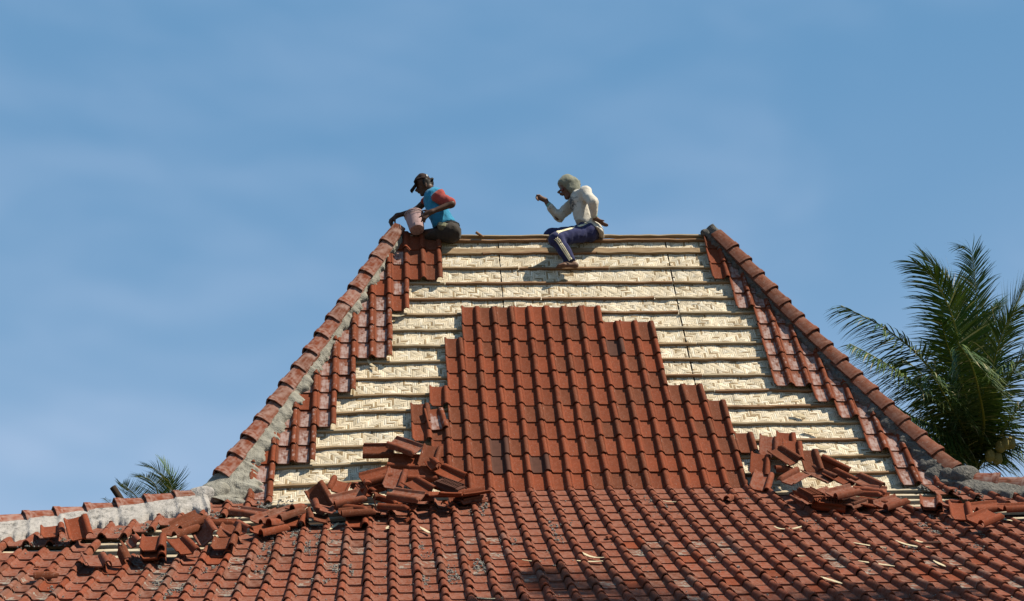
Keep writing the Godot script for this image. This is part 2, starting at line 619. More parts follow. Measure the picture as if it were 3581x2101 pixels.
# mortar bedding beside a hip. base(t) gives (column, row) on the hip, away(t) the step in (column, row) from it onto the slope
func mortar(parent: Node, from: float, to: float, hip: Callable, away: Callable, m: Material, crest: float, seedn: float, hs: Array, joint := 0.0) -> MeshInstance3D:
	var s := Shape.new()
	var n := int(absf(to - from) * (24 if joint > 0.0 else 11))
	var rows := []
	for k in n + 1:
		var t := lerpf(from, to, float(k) / n)
		var o: Vector2 = hip.call(t)
		var w: Vector2 = away.call(t) * (1.0 + 0.35 * noise.get_noise_2d(t * 28.0, seedn) + 0.18 * noise.get_noise_2d(t * 80.0, seedn))
		var line := []
		for q in hs.size():
			var f: float = [-0.25, -0.1, 0.12, 0.3, 0.48, 0.66, 0.82, 0.95, 1.03][q]
			var at := o + w * f
			var lump := 0.012 * noise.get_noise_3d(t * 30.0, f * 40.0, seedn) + 0.016 * fine.get_noise_3d(t * 28.0, f * 34.0, seedn)
			if joint > 0.0:      # bedded cap by cap: every bed ends in a step
				lump = lump * 0.5 + 0.022 * (fposmod((t - 10.0) / joint - 0.02, 1.0) - 0.4) * (1.0 - f * 0.5)
			if q == 0 or q == hs.size() - 1: lump = 0
			line.append(roof(at.x, at.y, crest * hs[q] + lump))
		rows.append(line)
	s.grid(rows)
	var o := obj("mortar_bed", s.commit(m), parent)
	return o

func cap_shape(n: int) -> Shape:               # one angular hip tile, lower end at z = 0, widening downwards with a raised lip
	var s := Shape.new()
	var prof := [[-0.118, -0.085], [-0.098, -0.04], [-0.072, 0.006], [-0.030, 0.040], [-0.012, 0.050], [0.0, 0.053], [0.012, 0.050], [0.030, 0.040], [0.072, 0.006], [0.098, -0.04], [0.118, -0.085]]
	var top := []
	var below := []
	var uvs := []
	var zs := [-0.345, -0.2, -0.075, -0.06, 0.0]
	var sc := [0.80, 0.85, 0.89, 0.94, 0.965]
	for r in 5:
		var l := []; var b := []; var u := []
		for k in prof.size():
			var w := 1.0 + 0.03 * noise.get_noise_2d(n * 50 + k * 3, r * 20)
			l.append(Vector3(prof[k][0] * sc[r] * w, prof[k][1] * sc[r] + 0.012 * (sc[r] - 0.86) * 10.0, zs[r] + 0.004 * noise.get_noise_2d(n * 31.0, k * 9.0)))
			b.append(l[k] * Vector3(0.9, 1, 1) - Vector3(0, 0.017, 0))
			u.append(Vector2(0.05 + 0.9 * k / 10.0, 0.25 * r))
		top.append(l); below.append(b); uvs.append(u)
	s.grid(top, uvs)
	var flip := []
	for r in range(4, -1, -1): flip.append(below[r])
	s.grid(flip)
	s.grid([top[4], below[4]], [uvs[4], uvs[4]])
	s.grid([below[0], top[0]])
	return s

# hip tiles in a row along points; outward: the mean of the two slopes' normals
func caps(parent: Node, points: Array, outward: Vector3, mats: Array) -> void:
	for k in points.size() - 1:
		var lower: Vector3 = points[k + 1]
		var upper: Vector3 = points[k]
		var z := (lower - upper).normalized()
		var y := (outward - z * outward.dot(z)).normalized()
		var b := Basis(y.cross(z), y, z) * Basis(Vector3.RIGHT, -0.040 + rng.randf_range(-0.02, 0.02)) * Basis(Vector3.UP, rng.randf_range(-0.03, 0.03)) * Basis(Vector3.BACK, rng.randf_range(-0.06, 0.06))
		obj("ridge_tile", cap_shape(k).commit(mats[rng.randi() % mats.size()]), parent, Transform3D(b, lower + y * rng.randf_range(-0.004, 0.006)))

func spaced(f: Callable, from: float, to: float, gap: float) -> Array:   # points about gap apart along f(t)
	var pts := [f.call(from)]
	var t := from
	var step := 0.01 * signf(to - from)
	while (to - t) * step > 0:
		t += step
		if (f.call(t) as Vector3).distance_to(pts[-1]) > gap: pts.append(f.call(t))
	return pts

func build_house() -> void:
	house = thing("house", "house with a steep hipped clay-tile roof stripped halfway to its bamboo matting", "house")
	var vs := []
	for k in range(-6, 11): vs.append(float(k))
	steep = obj("steep_roof", shell(vs, 0.085).commit(M.dark_wood), house)
	vs = []
	for k in range(10, 33): vs.append(float(k))
	skirt = obj("skirt_roof", shell(vs, 0.085).commit(M.dark_wood), house)
	# walls under the eaves, out of the picture
	var mid := prof_z[-6] as float
	var eave := roof(6, 30, -0.3)
	var wall := Shape.new()
	var x0 := hip_l(24) * COL; var x1 := hip_r(24) * COL
	var zf := roof(0, 24).z; var zb := 2 * mid - zf
	var top := eave.y + 0.55
	for q in [[Vector3(x0, 0, zf), Vector3(x1, 0, zf)], [Vector3(x0, 0, zb), Vector3(x1, 0, zb)], [Vector3(x0, 0, zb), Vector3(x0, 0, zf)], [Vector3(x1, 0, zb), Vector3(x1, 0, zf)]]:
		var m: Vector3 = (q[0] + q[1]) * 0.5
		var d: Vector3 = q[1] - q[0]
		wall.box(Transform3D(Basis.IDENTITY, m + Vector3(0, top * 0.5, 0)), Vector3(maxf(d.x, 0.2), top, maxf(d.z - 0.41, 0.2) if d.z > 0 else 0.2))
	obj("wall", wall.commit(M.plaster), house)

	# bamboo matting in three sheets
	mat_sheet(-14.0, 2.44); mat_sheet(2.47, 12.66); mat_sheet(12.70, 25.8)
	# battens of the steep roof
	for row in range(-5, 10):
		var v := row + 0.06
		var cuts := [hip_l(v), rng.randf_range(-1.0, 5.0), rng.randf_range(8.0, 14.0), hip_r(v)]
		for k in 3:
			batten(steep, "batten", cuts[k] + 0.03, cuts[k + 1] - 0.03, v + rng.randf_range(-0.03, 0.03), 0.030, 0.031, -0.046, M.batten[rng.randi() % 3])
	batten(steep, "plank", -1.0, 15.2, -5.10, 0.016, 0.085, -0.036, M.batten[0])
	batten(steep, "ridge_board", -4.0, 15.9, -6.02, 0.055, 0.024, -0.050, M.batten[2])
	batten(steep, "ridge_lath", -1.0, 15.8, -5.76, 0.042, 0.030, -0.046, M.batten[1])
	# battens of the skirt roof where tiles are off
	for row in range(10, 21):
		var v := row + 0.12
		batten(skirt, "batten", hip_l(v) + 0.6, 2.0, v, 0.03, 0.075, -0.05, M.pale_wood)
		if row < 17: batten(skirt, "batten", 14.0, hip_r(v) - 0.5, v, 0.03, 0.06, -0.05, M.pale_wood)

	# tiles of the steep roof: the finished field, the strip along the left hip, the strip along the right hip
	var first := {0: 1, 1: 1, 2: 0, 3: 0, 4: 0, 5: -1, 6: -2, 7: -2, 8: -1, 9: -1, 10: 0}
	var last := {0: 8, 1: 11, 2: 11, 3: 11, 4: 11, 5: 13, 6: 14, 7: 14, 8: 15, 9: 14, 10: 14}
	for row in range(0, 11):
		for c in range(first[row], last[row] + 1):
			if row == 6 and c == -1: continue
			var style := "clean"
			if rng.randf() < 0.012: style = "dark"
			if row == 2 and c == 9 or row == 9 and c == 2: style = "dark"
			lay_tile("roof_tile", steep, c, row, style)
	var edge_l := {-5: -1, -4: -1, -3: -1, -2: -3, -1: -3, 0: -4, 1: -4, 2: -4, 3: -6, 4: -6, 5: -7, 6: -7, 7: -8, 8: -8, 9: -10, 10: -10}
	var edge_r := {-5: 16, -4: 16, -3: 16, -2: 17, -1: 17, 0: 18, 1: 18, 2: 18, 3: 18, 4: 18, 5: 20, 6: 21, 7: 22, 8: 22, 9: 23, 10: 23}
	for row in range(-5, 11):
		for c in range(ceili(hip_l(row) - 0.2), edge_l[row] + 1):
			lay_tile("roof_tile", steep, c, row, "clean" if row < -2 and c > -3 or rng.randf() < 0.12 else "limed")
		for c in range(edge_r[row], ceili(hip_r(row) + 0.3) + 1):
			lay_tile("roof_tile", steep, c, row, "clean" if row < -2 and c < 17 else "limed", 0.0, -0.02)

	# tiles of the skirt roof; the 290 that show largest one by one, the rest as one
	var gone := {-20: [18, 18], -19: [18, 18], -18: [18, 18], -17: [17, 17], -16: [17, 19], -15: [16, 19], -14: [15, 19], -13: [14, 19], -12: [14, 18], -11: [13, 17], -10: [12, 16], -9: [11, 14], -8: [11, 14], -7: [11, 15], -6: [11, 15], -5: [11, 13], -4: [11, 13], -3: [11, 12], -2: [11, 12], -1: [11, 12], 0: [11, 11], 16: [11, 12], 17: [11, 13], 18: [11, 13], 19: [11, 13], 20: [11, 13], 21: [11, 14], 22: [11, 14], 23: [11, 14], 24: [13, 15], 25: [14, 16], 26: [15, 16], 27: [15, 16]}
	var spots := []
	for row in range(11, 32):
		for c in range(ceili(hip_l(row) - 0.1), ceili(hip_r(row) + 0.3) + 1):
			if gone.has(c) and row >= gone[c][0] and row <= gone[c][1]: continue
			spots.append(Vector2i(c, row))
	var eye := Vector3(-0.879, 1.598, 15.298)
	var singles := []
	for q in spots:
		var at := roof(q.x - 0.5, q.y - 0.5)
		var in_view: bool = q.y <= 26 and absf((q.x - 0.5) - 0.5) < 21.5 and not (q.y > 24 and q.x < 3)
		singles.append([at.distance_to(eye) + (0.0 if in_view else 100.0), q])
	singles.sort_custom(func(a, b): return a[0] < b[0])
	var rest := []
	for k in singles.size():
		var q: Vector2i = singles[k][1]
		var r := rng.randf()
		var near_cement := noise.get_noise_2d(q.x * 11.0, q.y * 11.0) > 0.12
		var style := "cement" if near_cement and r < 0.5 else "old"
		if r > 0.93: style = "clean"
		if k < 290: lay_tile("weathered_tile", skirt, q.x, q.y, style, rng.randf_range(0, 0.006), rng.randf_range(-0.012, 0.012))
		else: rest.append(q)
	var all := Shape.new()
	var whole := tile_shape()
	for q: Vector2i in rest:
		var t := laid(q.x, q.y, rng.randf_range(0, 0.006), rng.randf_range(-0.02, 0.02))
		var cut := q.x - 1.3 < hip_l(q.y) or q.x > hip_r(q.y - 1)
		var src := whole
		if cut:
			var l0 := (hip_l(q.y) - 0.25 - q.x) * COL
			var l1 := (hip_l(q.y - 1.2) - 0.25 - q.x) * COL
			var r0 := (hip_r(q.y) + 0.25 - q.x) * COL
			var r1 := (hip_r(q.y - 1.2) + 0.25 - q.x) * COL
			src = tile_shape(false, Vector4(l0, (l0 - l1) / (1.2 * ROW), r0, (r0 - r1) / (1.2 * ROW)))
		var o := all.v.size()
		for k in src.v.size(): all.p(t * src.v[k], src.uv[k])
		for k in src.idx: all.idx.append(o + k)
	if rest.size():
		obj("weathered_tiles", all.commit(M.old[0]), skirt).set_meta("kind", "stuff")

	# hips: mortar beds with their hip tiles
	var up_l := func(v: float) -> Vector2: return Vector2(hip_l(v), v)
	var up_r := func(v: float) -> Vector2: return Vector2(hip_r(v), v)
	var n1 := lie(4.0).y
	var out_l := (n1 + Vector3(-n1.z, n1.y, 0)).normalized()
	var out_r := (n1 + Vector3(n1.z, n1.y, 0)).normalized()
	var n2 := lie(16.0).y
	var low_l := (n2 + Vector3(-n2.z, n2.y, 0)).normalized()
	var low_r := (n2 + Vector3(n2.z, n2.y, 0)).normalized()
	var thin := [0.02, 0.75, 0.98, 0.93, 0.83, 0.68, 0.54, 0.44, 0.12]
	var thick := [0.02, 0.72, 0.95, 0.93, 0.84, 0.75, 0.66, 0.56, 0.12]
	var width_l := func(v: float) -> Vector2: return Vector2(0.60 + 0.05 * clampf(v + 6, 0, 12) + 0.8 * smoothstep(6.5, 9.5, v), 0.25)
	var width_r := func(v: float) -> Vector2: return Vector2(-0.62 - 0.03 * clampf(v + 6, 0, 12) - 0.5 * smoothstep(7.5, 9.8, v), 0.15)
	var bed := mortar(house, -6.1, 10.3, up_l, width_l, M.mortar, 0.122, 3.0, thin)
	caps(bed, spaced(func(v: float): return roof(hip_l(v), v, 0.112), -6.1, 9.2, 0.288), out_l, M.cap)
	bed = mortar(house, 10.3, -6.3, up_r, width_r, M.mortar_shaded, 0.125, 9.0, thin)
	caps(bed, spaced(func(v: float): return roof(hip_r(v), v, 0.105), -5.6, 9.6, 0.27), out_r, M.cap_red)
	bed = mortar(house, 9.7, 24.0, up_l, func(v: float): return Vector2(0.5, 2.05), M.lime_mortar, 0.128, 21.0, thick, 0.642)
	caps(bed, spaced(func(v: float): return roof(hip_l(v), v, 0.122), 10.0, 20.0, 0.292), low_l, M.cap)
	bed = mortar(house, 22.0, 9.2, up_r, func(v: float): return Vector2(-0.5, 1.0 + 0.8 * smoothstep(9.0, 11.5, v)), M.mortar_shaded, 0.112, 33.0, thick)
	caps(bed, spaced(func(v: float): return roof(hip_r(v), v, 0.115), 10.1, 20.0, 0.292), low_r, M.cap)
	# lumps where hips meet at the bend and at the ridge end
	for q in [[hip_l(9.9), 9.9, 0.075, 0.15, M.lime_mortar], [hip_l(9.5) + 0.35, 9.6, 0.06, 0.15, M.mortar], [hip_r(9.8), 9.8, 0.085, 0.16, M.mortar_shaded], [hip_r(9.5) - 0.3, 9.6, 0.05, 0.14, M.mortar_shaded], [15.35, -6.05, 0.03, 0.075, M.mortar_shaded], [15.75, -5.95, 0.02, 0.08, M.mortar_shaded]]:
		var s := Shape.new()
		var o := roof(q[0], q[1], q[2])
		skin(s, [[Vector3(-0.06, 0, 0), Vector3(0.07, 0.01, 0), q[3] * 0.62, q[3] * 0.55], [Vector3(0, -0.05, 0.03), Vector3(0.02, 0.03, 0), q[3] * 0.6, q[3] * 0.5]], 0.018, 60.0, [], 0.008, Color.WHITE, 0.5)
		obj("mortar_lump", s.commit(q[4]), house, Transform3D(Basis.IDENTITY, o))

# ------------------------------------------------------------------ loose tiles and rubble
var loose_parts := {}
func loose(at: Vector3, yaw: float, pitch: float, roll: float, kind: String, label: String) -> void:
	var root := thing("broken_tile" if kind == "h" else "loose_tile", label, "roof tile", at, "loose tiles lying on the roof")
	root.basis = Basis(Vector3.RIGHT, deg_to_rad(pitch + rng.randf_range(-3, 3))) * Basis(Vector3.UP, deg_to_rad(yaw)) * Basis(Vector3.BACK, deg_to_rad(roll + rng.randf_range(-3, 3)))
	var styles := {"n": "clean", "g": "clean", "h": "clean", "w": "limed"}
	var mats: Array = M[styles[kind]]
	if kind != "w" and rng.randf() < 0.42: mats = M.old
	if kind == "g" and rng.randf() < 0.4: mats = M.dark
	var m: Material = mats[rng.randi() % mats.size()]
	if kind == "h":
		obj("rib", tile_shape(false, Vector4(-9, 0, 9, 0), "rib", rng.randf()).commit(m), root, Transform3D(Basis.IDENTITY, Vector3(0.045, 0, 0.085)))
	else:
		var n := rng.randi() % 3
		var key := "%s%d%d" % [kind, n, m.get_instance_id()]
		if not loose_parts.has(key): loose_parts[key] = tile_shape(kind == "g", Vector4(-9, 0, 9, 0), "", [0.0, 0.12, -0.1][n]).commit(m)
		obj("tile", loose_parts[key], root, Transform3D(Basis.IDENTITY, Vector3(0.105, 0, TILE_LONG * 0.5)))

func chip(s: Shape, t: Transform3D, r: float, flat: float) -> void:     # an angular fragment
	var top := []
	var low := []
	var n := 5
	for k in n:
		var a := -TAU * (k + rng.randf_range(-0.3, 0.3)) / n
		var q := Vector3(cos(a), 0, sin(a)) * r * rng.randf_range(0.6, 1.15)
		top.append(t * (q * 0.8 + Vector3(0, r * flat * rng.randf_range(0.7, 1.2), 0)))
		low.append(t * q)
	top.reverse(); low.reverse()
	var u := top.duplicate(); u.reverse()
	s.face(u)
	for k in n:
		s.face([low[(k + 1) % n], low[k], top[k], top[(k + 1) % n]])

func sliver(c: float, v: float, angle: float, long: float, wide: float, label: String, lift := 0.045) -> void:
	# a curled strip of split bamboo
	var b := lie(v) * Basis(Vector3.UP, deg_to_rad(angle))
	var s := Shape.new()
	var rows := []
	var uvs := []
	var curl := rng.randf_range(0.004, 0.016)
	for k in 7:
		var t := k / 6.0 - 0.5
		var w := wide * 0.5 * (1.0 - 0.7 * pow(absf(t) * 2.0, 4.0))
		var y := curl * t * t * 4.0
		var x := 0.22 * long * t * t * (1 if curl > 0.01 else -1)
		rows.append([Vector3(x - w, y, t * long), Vector3(x, y + 0.003, t * long), Vector3(x + w, y, t * long)])
		uvs.append([Vector2(t, 0), Vector2(t, 0.3), Vector2(t, 0.6)])
	s.grid(rows, uvs)
	var back := []
	for k in range(6, -1, -1): back.append([rows[k][0] - Vector3(0, 0.004, 0), rows[k][1] - Vector3(0, 0.004, 0), rows[k][2] - Vector3(0, 0.004, 0)])
	s.grid(back, uvs)
	var o := obj("bamboo_sliver", s.commit(M.sliver), null, Transform3D(b, roof(c, v, lift)))
	tag(o, label, "bamboo strip", "bamboo strips lying on the skirt roof")

func build_debris() -> void:
	loose(Vector3(-0.956, 6.435, -0.192), -90, 58, 0, "n", "roof tile lying crosswise at the upper corner of the big heap on bamboo matting")
	loose(Vector3(-0.692, 6.450, -0.085), -122, 50, 4, "n", "roof tile on top of the big heap, its round rib slanting down over its neighbour")
	loose(Vector3(-0.702, 6.286, -0.104), -96, 55, -3, "n", "darker roof tile lying crosswise in the shade under the topmost tile of the big heap")
	loose(Vector3(-0.428, 6.322, -0.044), -14, 62, 0, "n", "pale roof tile standing nearly upright at the top of the big heap")
	loose(Vector3(-0.394, 6.206, 0.107), 22, 50, 10, "h", "narrow broken rib leaning steeply across the pale upright tile of the big heap")
	loose(Vector3(-0.246, 6.094, 0.094), 46, 48, 0, "n", "roof tile with a long rib sloping toward the laid tiles beside the big heap")
	loose(Vector3(-0.276, 5.831, 0.598), 44, 40, 180, "g", "overturned roof tile showing its ribbed underside on the big heap")
	loose(Vector3(-0.560, 5.827, 0.586), 34, 42, 0, "n", "roof tile in the middle of the big heap with its rib along its upper edge")
	loose(Vector3(-0.506, 6.106, 0.063), -92, 58, 0, "n", "roof tile behind the overturned ribbed tile, its thin lip uppermost")
	loose(Vector3(-0.974, 6.088, 0.085), -66, 52, 0, "n", "roof tile rising toward the middle of the big heap with its rib in shadow below")
	loose(Vector3(-0.786, 6.036, 0.156), -12, 55, 0, "n", "bright roof tile facing outward in the centre of the big heap")
	loose(Vector3(-0.694, 5.655, 0.882), -112, 38, 0, "n", "roof tile jutting from the front of the big heap with two scalloped ends")
	loose(Vector3(-0.332, 5.681, 0.777), 134, 12, 0, "n", "flat-lying roof tile seen edge-on under the overturned ribbed tile")
	loose(Vector3(-0.044, 5.774, 0.517), 118, 32, -8, "n", "last roof tile of the big heap resting on the first row of the skirt roof")
	loose(Vector3(-1.238, 5.640, 0.868), -68, 46, 0, "n", "big clean roof tile with its rib along the bottom at the front of the heap")
	loose(Vector3(-1.348, 5.945, 0.249), 172, 35, 12, "n", "roof tile seen from its curved end beside the bare bamboo matting")
	loose(Vector3(-1.168, 5.867, 0.477), 2, 20, 70, "h", "thin splinter of tile standing on edge behind the big clean tile")
	loose(Vector3(-1.084, 5.765, 0.692), 4, 20, 60, "n", "roof tile standing on its side between the big clean tile and the dark gap")
	loose(Vector3(-1.014, 5.773, 0.578), 20, 40, 0, "h", "short piece of round tile rib wedged in the heap")
	loose(Vector3(-0.978, 5.612, 0.816), -180, 15, 75, "n", "dark roof tile leaning on edge in the deep gap of the heap")
	loose(Vector3(-0.778, 5.534, 0.892), -120, 20, 0, "n", "roof tile at the foot of the heap showing its long moulded edge")
	loose(Vector3(-1.504, 5.741, 0.554), 26, 70, 25, "n", "dark roof tile standing against the last strip of bamboo matting")
	loose(Vector3(-1.466, 5.549, 0.907), -174, 28, 20, "n", "roof tile whose bent end profile opens toward the bare matting")
	loose(Vector3(-1.516, 5.430, 1.014), -174, 24, 15, "n", "lower of two nested roof tiles showing their bent end profile")
	loose(Vector3(-1.152, 5.459, 1.066), -76, 30, 0, "n", "roof tile rib lying level just above the lowest tiles of the heap")
	loose(Vector3(-1.146, 5.374, 1.073), 0, 36, 0, "n", "roof tile slipped onto the skirt roof at the foot of the big heap")
	loose(Vector3(-0.318, 5.588, 0.778), -180, 15, 20, "h", "broken tile corner shaped like a V at the foot of the heap")
	loose(Vector3(-1.178, 5.543, 0.897), -112, 25, 0, "n", "roof tile squeezed under the big clean tile of the heap")
	loose(Vector3(-1.054, 5.974, 0.104), 112, 50, 175, "g", "shaded overturned tile showing grooves deep inside the heap")
	loose(Vector3(-0.086, 5.749, 0.441), -50, 26, 180, "g", "tile turned over under the last tile of the big heap")
	loose(Vector3(-1.276, 5.658, 0.557), -66, 26, 0, "n", "nearly hidden roof tile at the bottom of the front of the heap")
	loose(Vector3(-0.828, 5.721, 0.529), -142, 30, 0, "n", "roof tile buried in the shade at the centre front of the heap")
	loose(Vector3(-0.574, 5.733, 0.469), -94, 28, 5, "n", "roof tile buried under the middle of the heap beside the first laid ribs")
	loose(Vector3(-1.946, 5.402, 1.125), -46, 36, 0, "n", "first of three overlapping roof tiles lying end to end below the cement-speckled batten")
	loose(Vector3(-1.796, 5.459, 1.066), -42, 34, 0, "n", "second of three overlapping roof tiles lying end to end below the cement-speckled batten")
	loose(Vector3(-1.704, 5.517, 1.003), -36, 34, 0, "h", "third of three overlapping roof tiles, a short end piece")
	loose(Vector3(-1.714, 5.401, 1.046), -4, 32, 0, "n", "roof tile laid loosely beside the three overlapping tiles")
	loose(Vector3(-1.924, 5.226, 1.381), -46, 30, 0, "n", "roof tile lying crosswise just below the three overlapping tiles")
	loose(Vector3(-1.900, 5.304, 1.280), -32, 22, 0, "h", "short tile fragment on the crosswise tile below the overlapping tiles")
	loose(Vector3(-2.212, 5.206, 1.478), 26, 30, 8, "n", "roof tile with its rib sloping toward a small white gap")
	loose(Vector3(-2.168, 5.560, 0.726), -122, 30, 0, "n", "roof tile dropped across the gap where the hip mortar ends")
	loose(Vector3(-3.582, 5.239, 1.502), 18, 52, 4, "n", "big clean roof tile propped up alone near the whitewashed hip")
	loose(Vector3(-3.836, 5.255, 1.349), 12, 30, 0, "n", "roof tile overhanging the dark gap beside the propped-up tile")
	loose(Vector3(-2.830, 4.923, 2.153), 4, 38, 0, "n", "top tile of the neat stack of four on the bare battens")
	loose(Vector3(-2.826, 4.864, 2.157), 6, 34, 0, "n", "second tile down in the neat stack of four")
	loose(Vector3(-2.832, 4.853, 2.092), 6, 32, 0, "n", "third tile down in the neat stack of four")
	loose(Vector3(-2.838, 4.840, 2.032), 6, 30, 0, "n", "bottom tile of the neat stack of four")
	loose(Vector3(-3.024, 5.020, 1.842), 28, 45, 10, "h", "broken tile piece leaning beside the neat stack of four")
	loose(Vector3(-2.610, 4.939, 1.994), 28, 42, -10, "n", "dusty roof tile tilted between the stack of four and the open gap")
	loose(Vector3(-2.680, 5.189, 1.552), -38, 35, 0, "n", "long roof tile lying aslant above the dusty tilted tile")
	loose(Vector3(-2.642, 5.317, 1.359), -42, 42, 0, "n", "tile rib lying aslant just under the first laid tiles below the hip")
	loose(Vector3(-2.404, 5.339, 1.198), -90, 25, 0, "n", "level roof tile bridging the battens below the hip kink")
	loose(Vector3(-2.466, 5.155, 1.593), 20, 40, 35, "n", "dark twisted roof tile in the gap between two heaps")
	loose(Vector3(-2.256, 5.198, 1.492), -4, 36, 0, "n", "roof tile sagging over the gap with its curled rib outward")
	loose(Vector3(-2.272, 4.996, 1.823), 0, 34, 0, "n", "roof tile with a hollow trough below the sagging tile")
	loose(Vector3(-3.052, 4.821, 2.240), 26, 70, 45, "h", "triangular tile fragment standing on its point on the battens")
	loose(Vector3(-3.270, 4.754, 2.283), 18, 32, -8, "n", "chipped roof tile tilted over a laid rib beside the bare batten")
	loose(Vector3(-3.612, 4.560, 2.573), -72, 28, 0, "h", "half-round broken tile rib lying in the trough of the skirt roof")
	loose(Vector3(3.216, 6.268, -0.011), 28, 46, 4, "n", "tile on top of the smaller heap with its rib sloping away")
	loose(Vector3(2.958, 6.188, -0.045), -14, 60, 0, "n", "roof tile with a dark shadow across it at the near edge of the smaller heap")
	loose(Vector3(2.922, 5.972, 0.108), -22, 54, 0, "n", "roof tile leaning askew at the end of the lowest laid course")
	loose(Vector3(3.120, 6.442, -0.242), -12, 60, 0, "n", "roof tile set loosely on the batten above the smaller heap")
	loose(Vector3(3.314, 6.488, -0.257), -10, 60, 0, "n", "roof tile beside the bare matting at the top of the smaller heap")
	loose(Vector3(3.334, 6.347, -0.105), -8, 58, 0, "n", "roof tile behind the topmost tile of the smaller heap")
	loose(Vector3(3.478, 6.205, 0.014), 0, 60, 0, "n", "roof tile standing upright out of the smaller heap")
	loose(Vector3(3.184, 5.925, 0.379), 132, 44, 0, "n", "largest visible tile of the smaller heap with its curved end outward")
	loose(Vector3(3.170, 6.109, 0.038), -90, 48, 0, "h", "tile rib lying level behind the largest tile of the smaller heap")
	loose(Vector3(3.512, 6.021, 0.123), 38, 46, 0, "n", "roof tile sloping down in the shade of the upright tile")
	loose(Vector3(3.688, 6.108, 0.026), 56, 75, 20, "n", "dark tile standing on edge against the bare matting beyond the smaller heap")
	loose(Vector3(3.706, 5.961, 0.202), 32, 44, 0, "n", "roof tile lying against the dark standing tile")
	loose(Vector3(3.166, 5.606, 0.927), 14, 34, 180, "g", "overturned tile with two blocks of grooves on the smaller heap")
	loose(Vector3(3.502, 5.612, 0.918), -66, 42, 0, "n", "smooth broad roof tile lying crosswise in the front of the smaller heap")
	loose(Vector3(3.918, 5.867, 0.340), 36, 46, 0, "n", "roof tile sliding off the smaller heap toward the last matting patch")
	loose(Vector3(3.912, 5.765, 0.454), -114, 30, 0, "n", "tile rib peeping out below the sliding tile")
	loose(Vector3(3.892, 5.689, 0.524), -138, 20, 0, "n", "roof tile with its square edge under the sliding tile")
	loose(Vector3(3.350, 5.512, 0.891), 74, 40, 180, "g", "tile turned over at the foot of the smaller heap beside the laid ribs")
	loose(Vector3(3.600, 5.533, 0.855), -46, 30, 180, "g", "overturned slanting tile in the front row of the smaller heap")
	loose(Vector3(3.752, 5.513, 0.849), 42, 30, 0, "n", "plain roof tile between the slanting overturned tile and the long front tile")
	loose(Vector3(3.950, 5.497, 0.937), -60, 36, 0, "n", "long dull roof tile at the tip of the smaller heap")
	loose(Vector3(3.208, 5.624, 0.635), 8, 30, 0, "n", "roof tile underneath the overturned tile with two blocks of grooves")
	loose(Vector3(3.462, 5.731, 0.473), -50, 30, 0, "n", "roof tile buried under the smooth broad tile")
	loose(Vector3(4.304, 5.471, 1.044), -18, 34, 0, "w", "whitewash-stained roof tile sitting on a low stack beyond the smaller heap")
	loose(Vector3(4.336, 5.464, 0.955), -18, 32, 0, "n", "second tile of the low stack under the whitewash-stained tile")
	loose(Vector3(4.348, 5.434, 0.926), -18, 30, 0, "n", "bottom tile of the low stack under the whitewash-stained tile")
	loose(Vector3(4.484, 5.303, 1.303), -14, 42, 0, "n", "roof tile with a short upright rib near the hip end")
	loose(Vector3(4.530, 5.125, 1.732), -56, 38, 0, "n", "glossy roof tile lying aslant over the skirt roof near the hip end")
	loose(Vector3(5.054, 5.346, 1.226), -84, 30, 0, "n", "level roof tile lying just below the mortar of the shaded hip, farthest from the heaps")
	loose(Vector3(4.820, 5.390, 1.106), -78, 36, 0, "n", "roof tile half hidden behind the glossy slanting tile")
	loose(Vector3(4.548, 5.466, 0.932), 20, 34, 0, "h", "broken rib stub with a dirty end beside the low stack")
	loose(Vector3(2.468, 5.684, 0.493), -30, 28, 0, "h", "single half-round tile fragment lying on the ribs below the finished field")
	loose(Vector3(-0.348, 6.879, -0.503), 8, 62, 0, "w", "slipped roof tile hanging askew at the edge of the finished field")
	sliver(9.4, 12.9, 70, 0.13, 0.016, "short pale bamboo splinter just below the finished field")
	sliver(-6.9, 15.6, -22, 0.26, 0.034, "bamboo strip poking out of the big tile heap beside a cement-covered trough")
	sliver(-2.6, 16.4, 20, 0.24, 0.032, "forked bamboo strip below the foot of the big tile heap")
	sliver(-4.3, 16.0, 10, 0.09, 0.05, "small square bamboo chip below the big tile heap")
	sliver(4.3, 20.3, 40, 0.26, 0.036, "curved bamboo strip of a crossed pair above the shaded patch")
	sliver(4.1, 20.9, 82, 0.22, 0.034, "straight bamboo strip of a crossed pair above the shaded patch")
	sliver(1.7, 20.7, 70, 0.17, 0.010, "thin straw-like bamboo splinter in a trough")
	sliver(13.6, 17.0, 62, 0.15, 0.030, "bamboo chip lying in the dusty trough in mid slope")
	sliver(14.3, 16.9, 125, 0.13, 0.030, "short bamboo chip crossing a rib in mid slope")
	sliver(16.7, 19.5, 48, 0.30, 0.032, "long curled bamboo strip left of the dark wedge-shaped shard")
	sliver(18.5, 19.6, 40, 0.34, 0.036, "longest curled bamboo strip, running beside the dark wedge-shaped shard")
	sliver(19.1, 19.1, 30, 0.18, 0.034, "bamboo strip tucked above the dark wedge-shaped shard")
	sliver(16.0, 21.9, 50, 0.32, 0.036, "broad bamboo strip lying alone low on the slope")
	sliver(18.7, 22.4, 22, 0.34, 0.036, "straight bamboo strip pointing down the slope with a cement crumb at its head")
	sliver(13.3, 23.9, 25, 0.30, 0.040, "bamboo strip at the bottom edge of the view between two ribs")
	sliver(13.0, 20.6, 30, 0.20, 0.030, "bamboo strip beside scattered red crumbs")
	sliver(-0.5, 25.3, 80, 0.2, 0.025, "bamboo splinter lowest on the slope near the cement-smeared troughs")
	sliver(24.6, 16.3, 35, 0.26, 0.035, "bamboo strip lying on a rib below the glossy slanting tile")
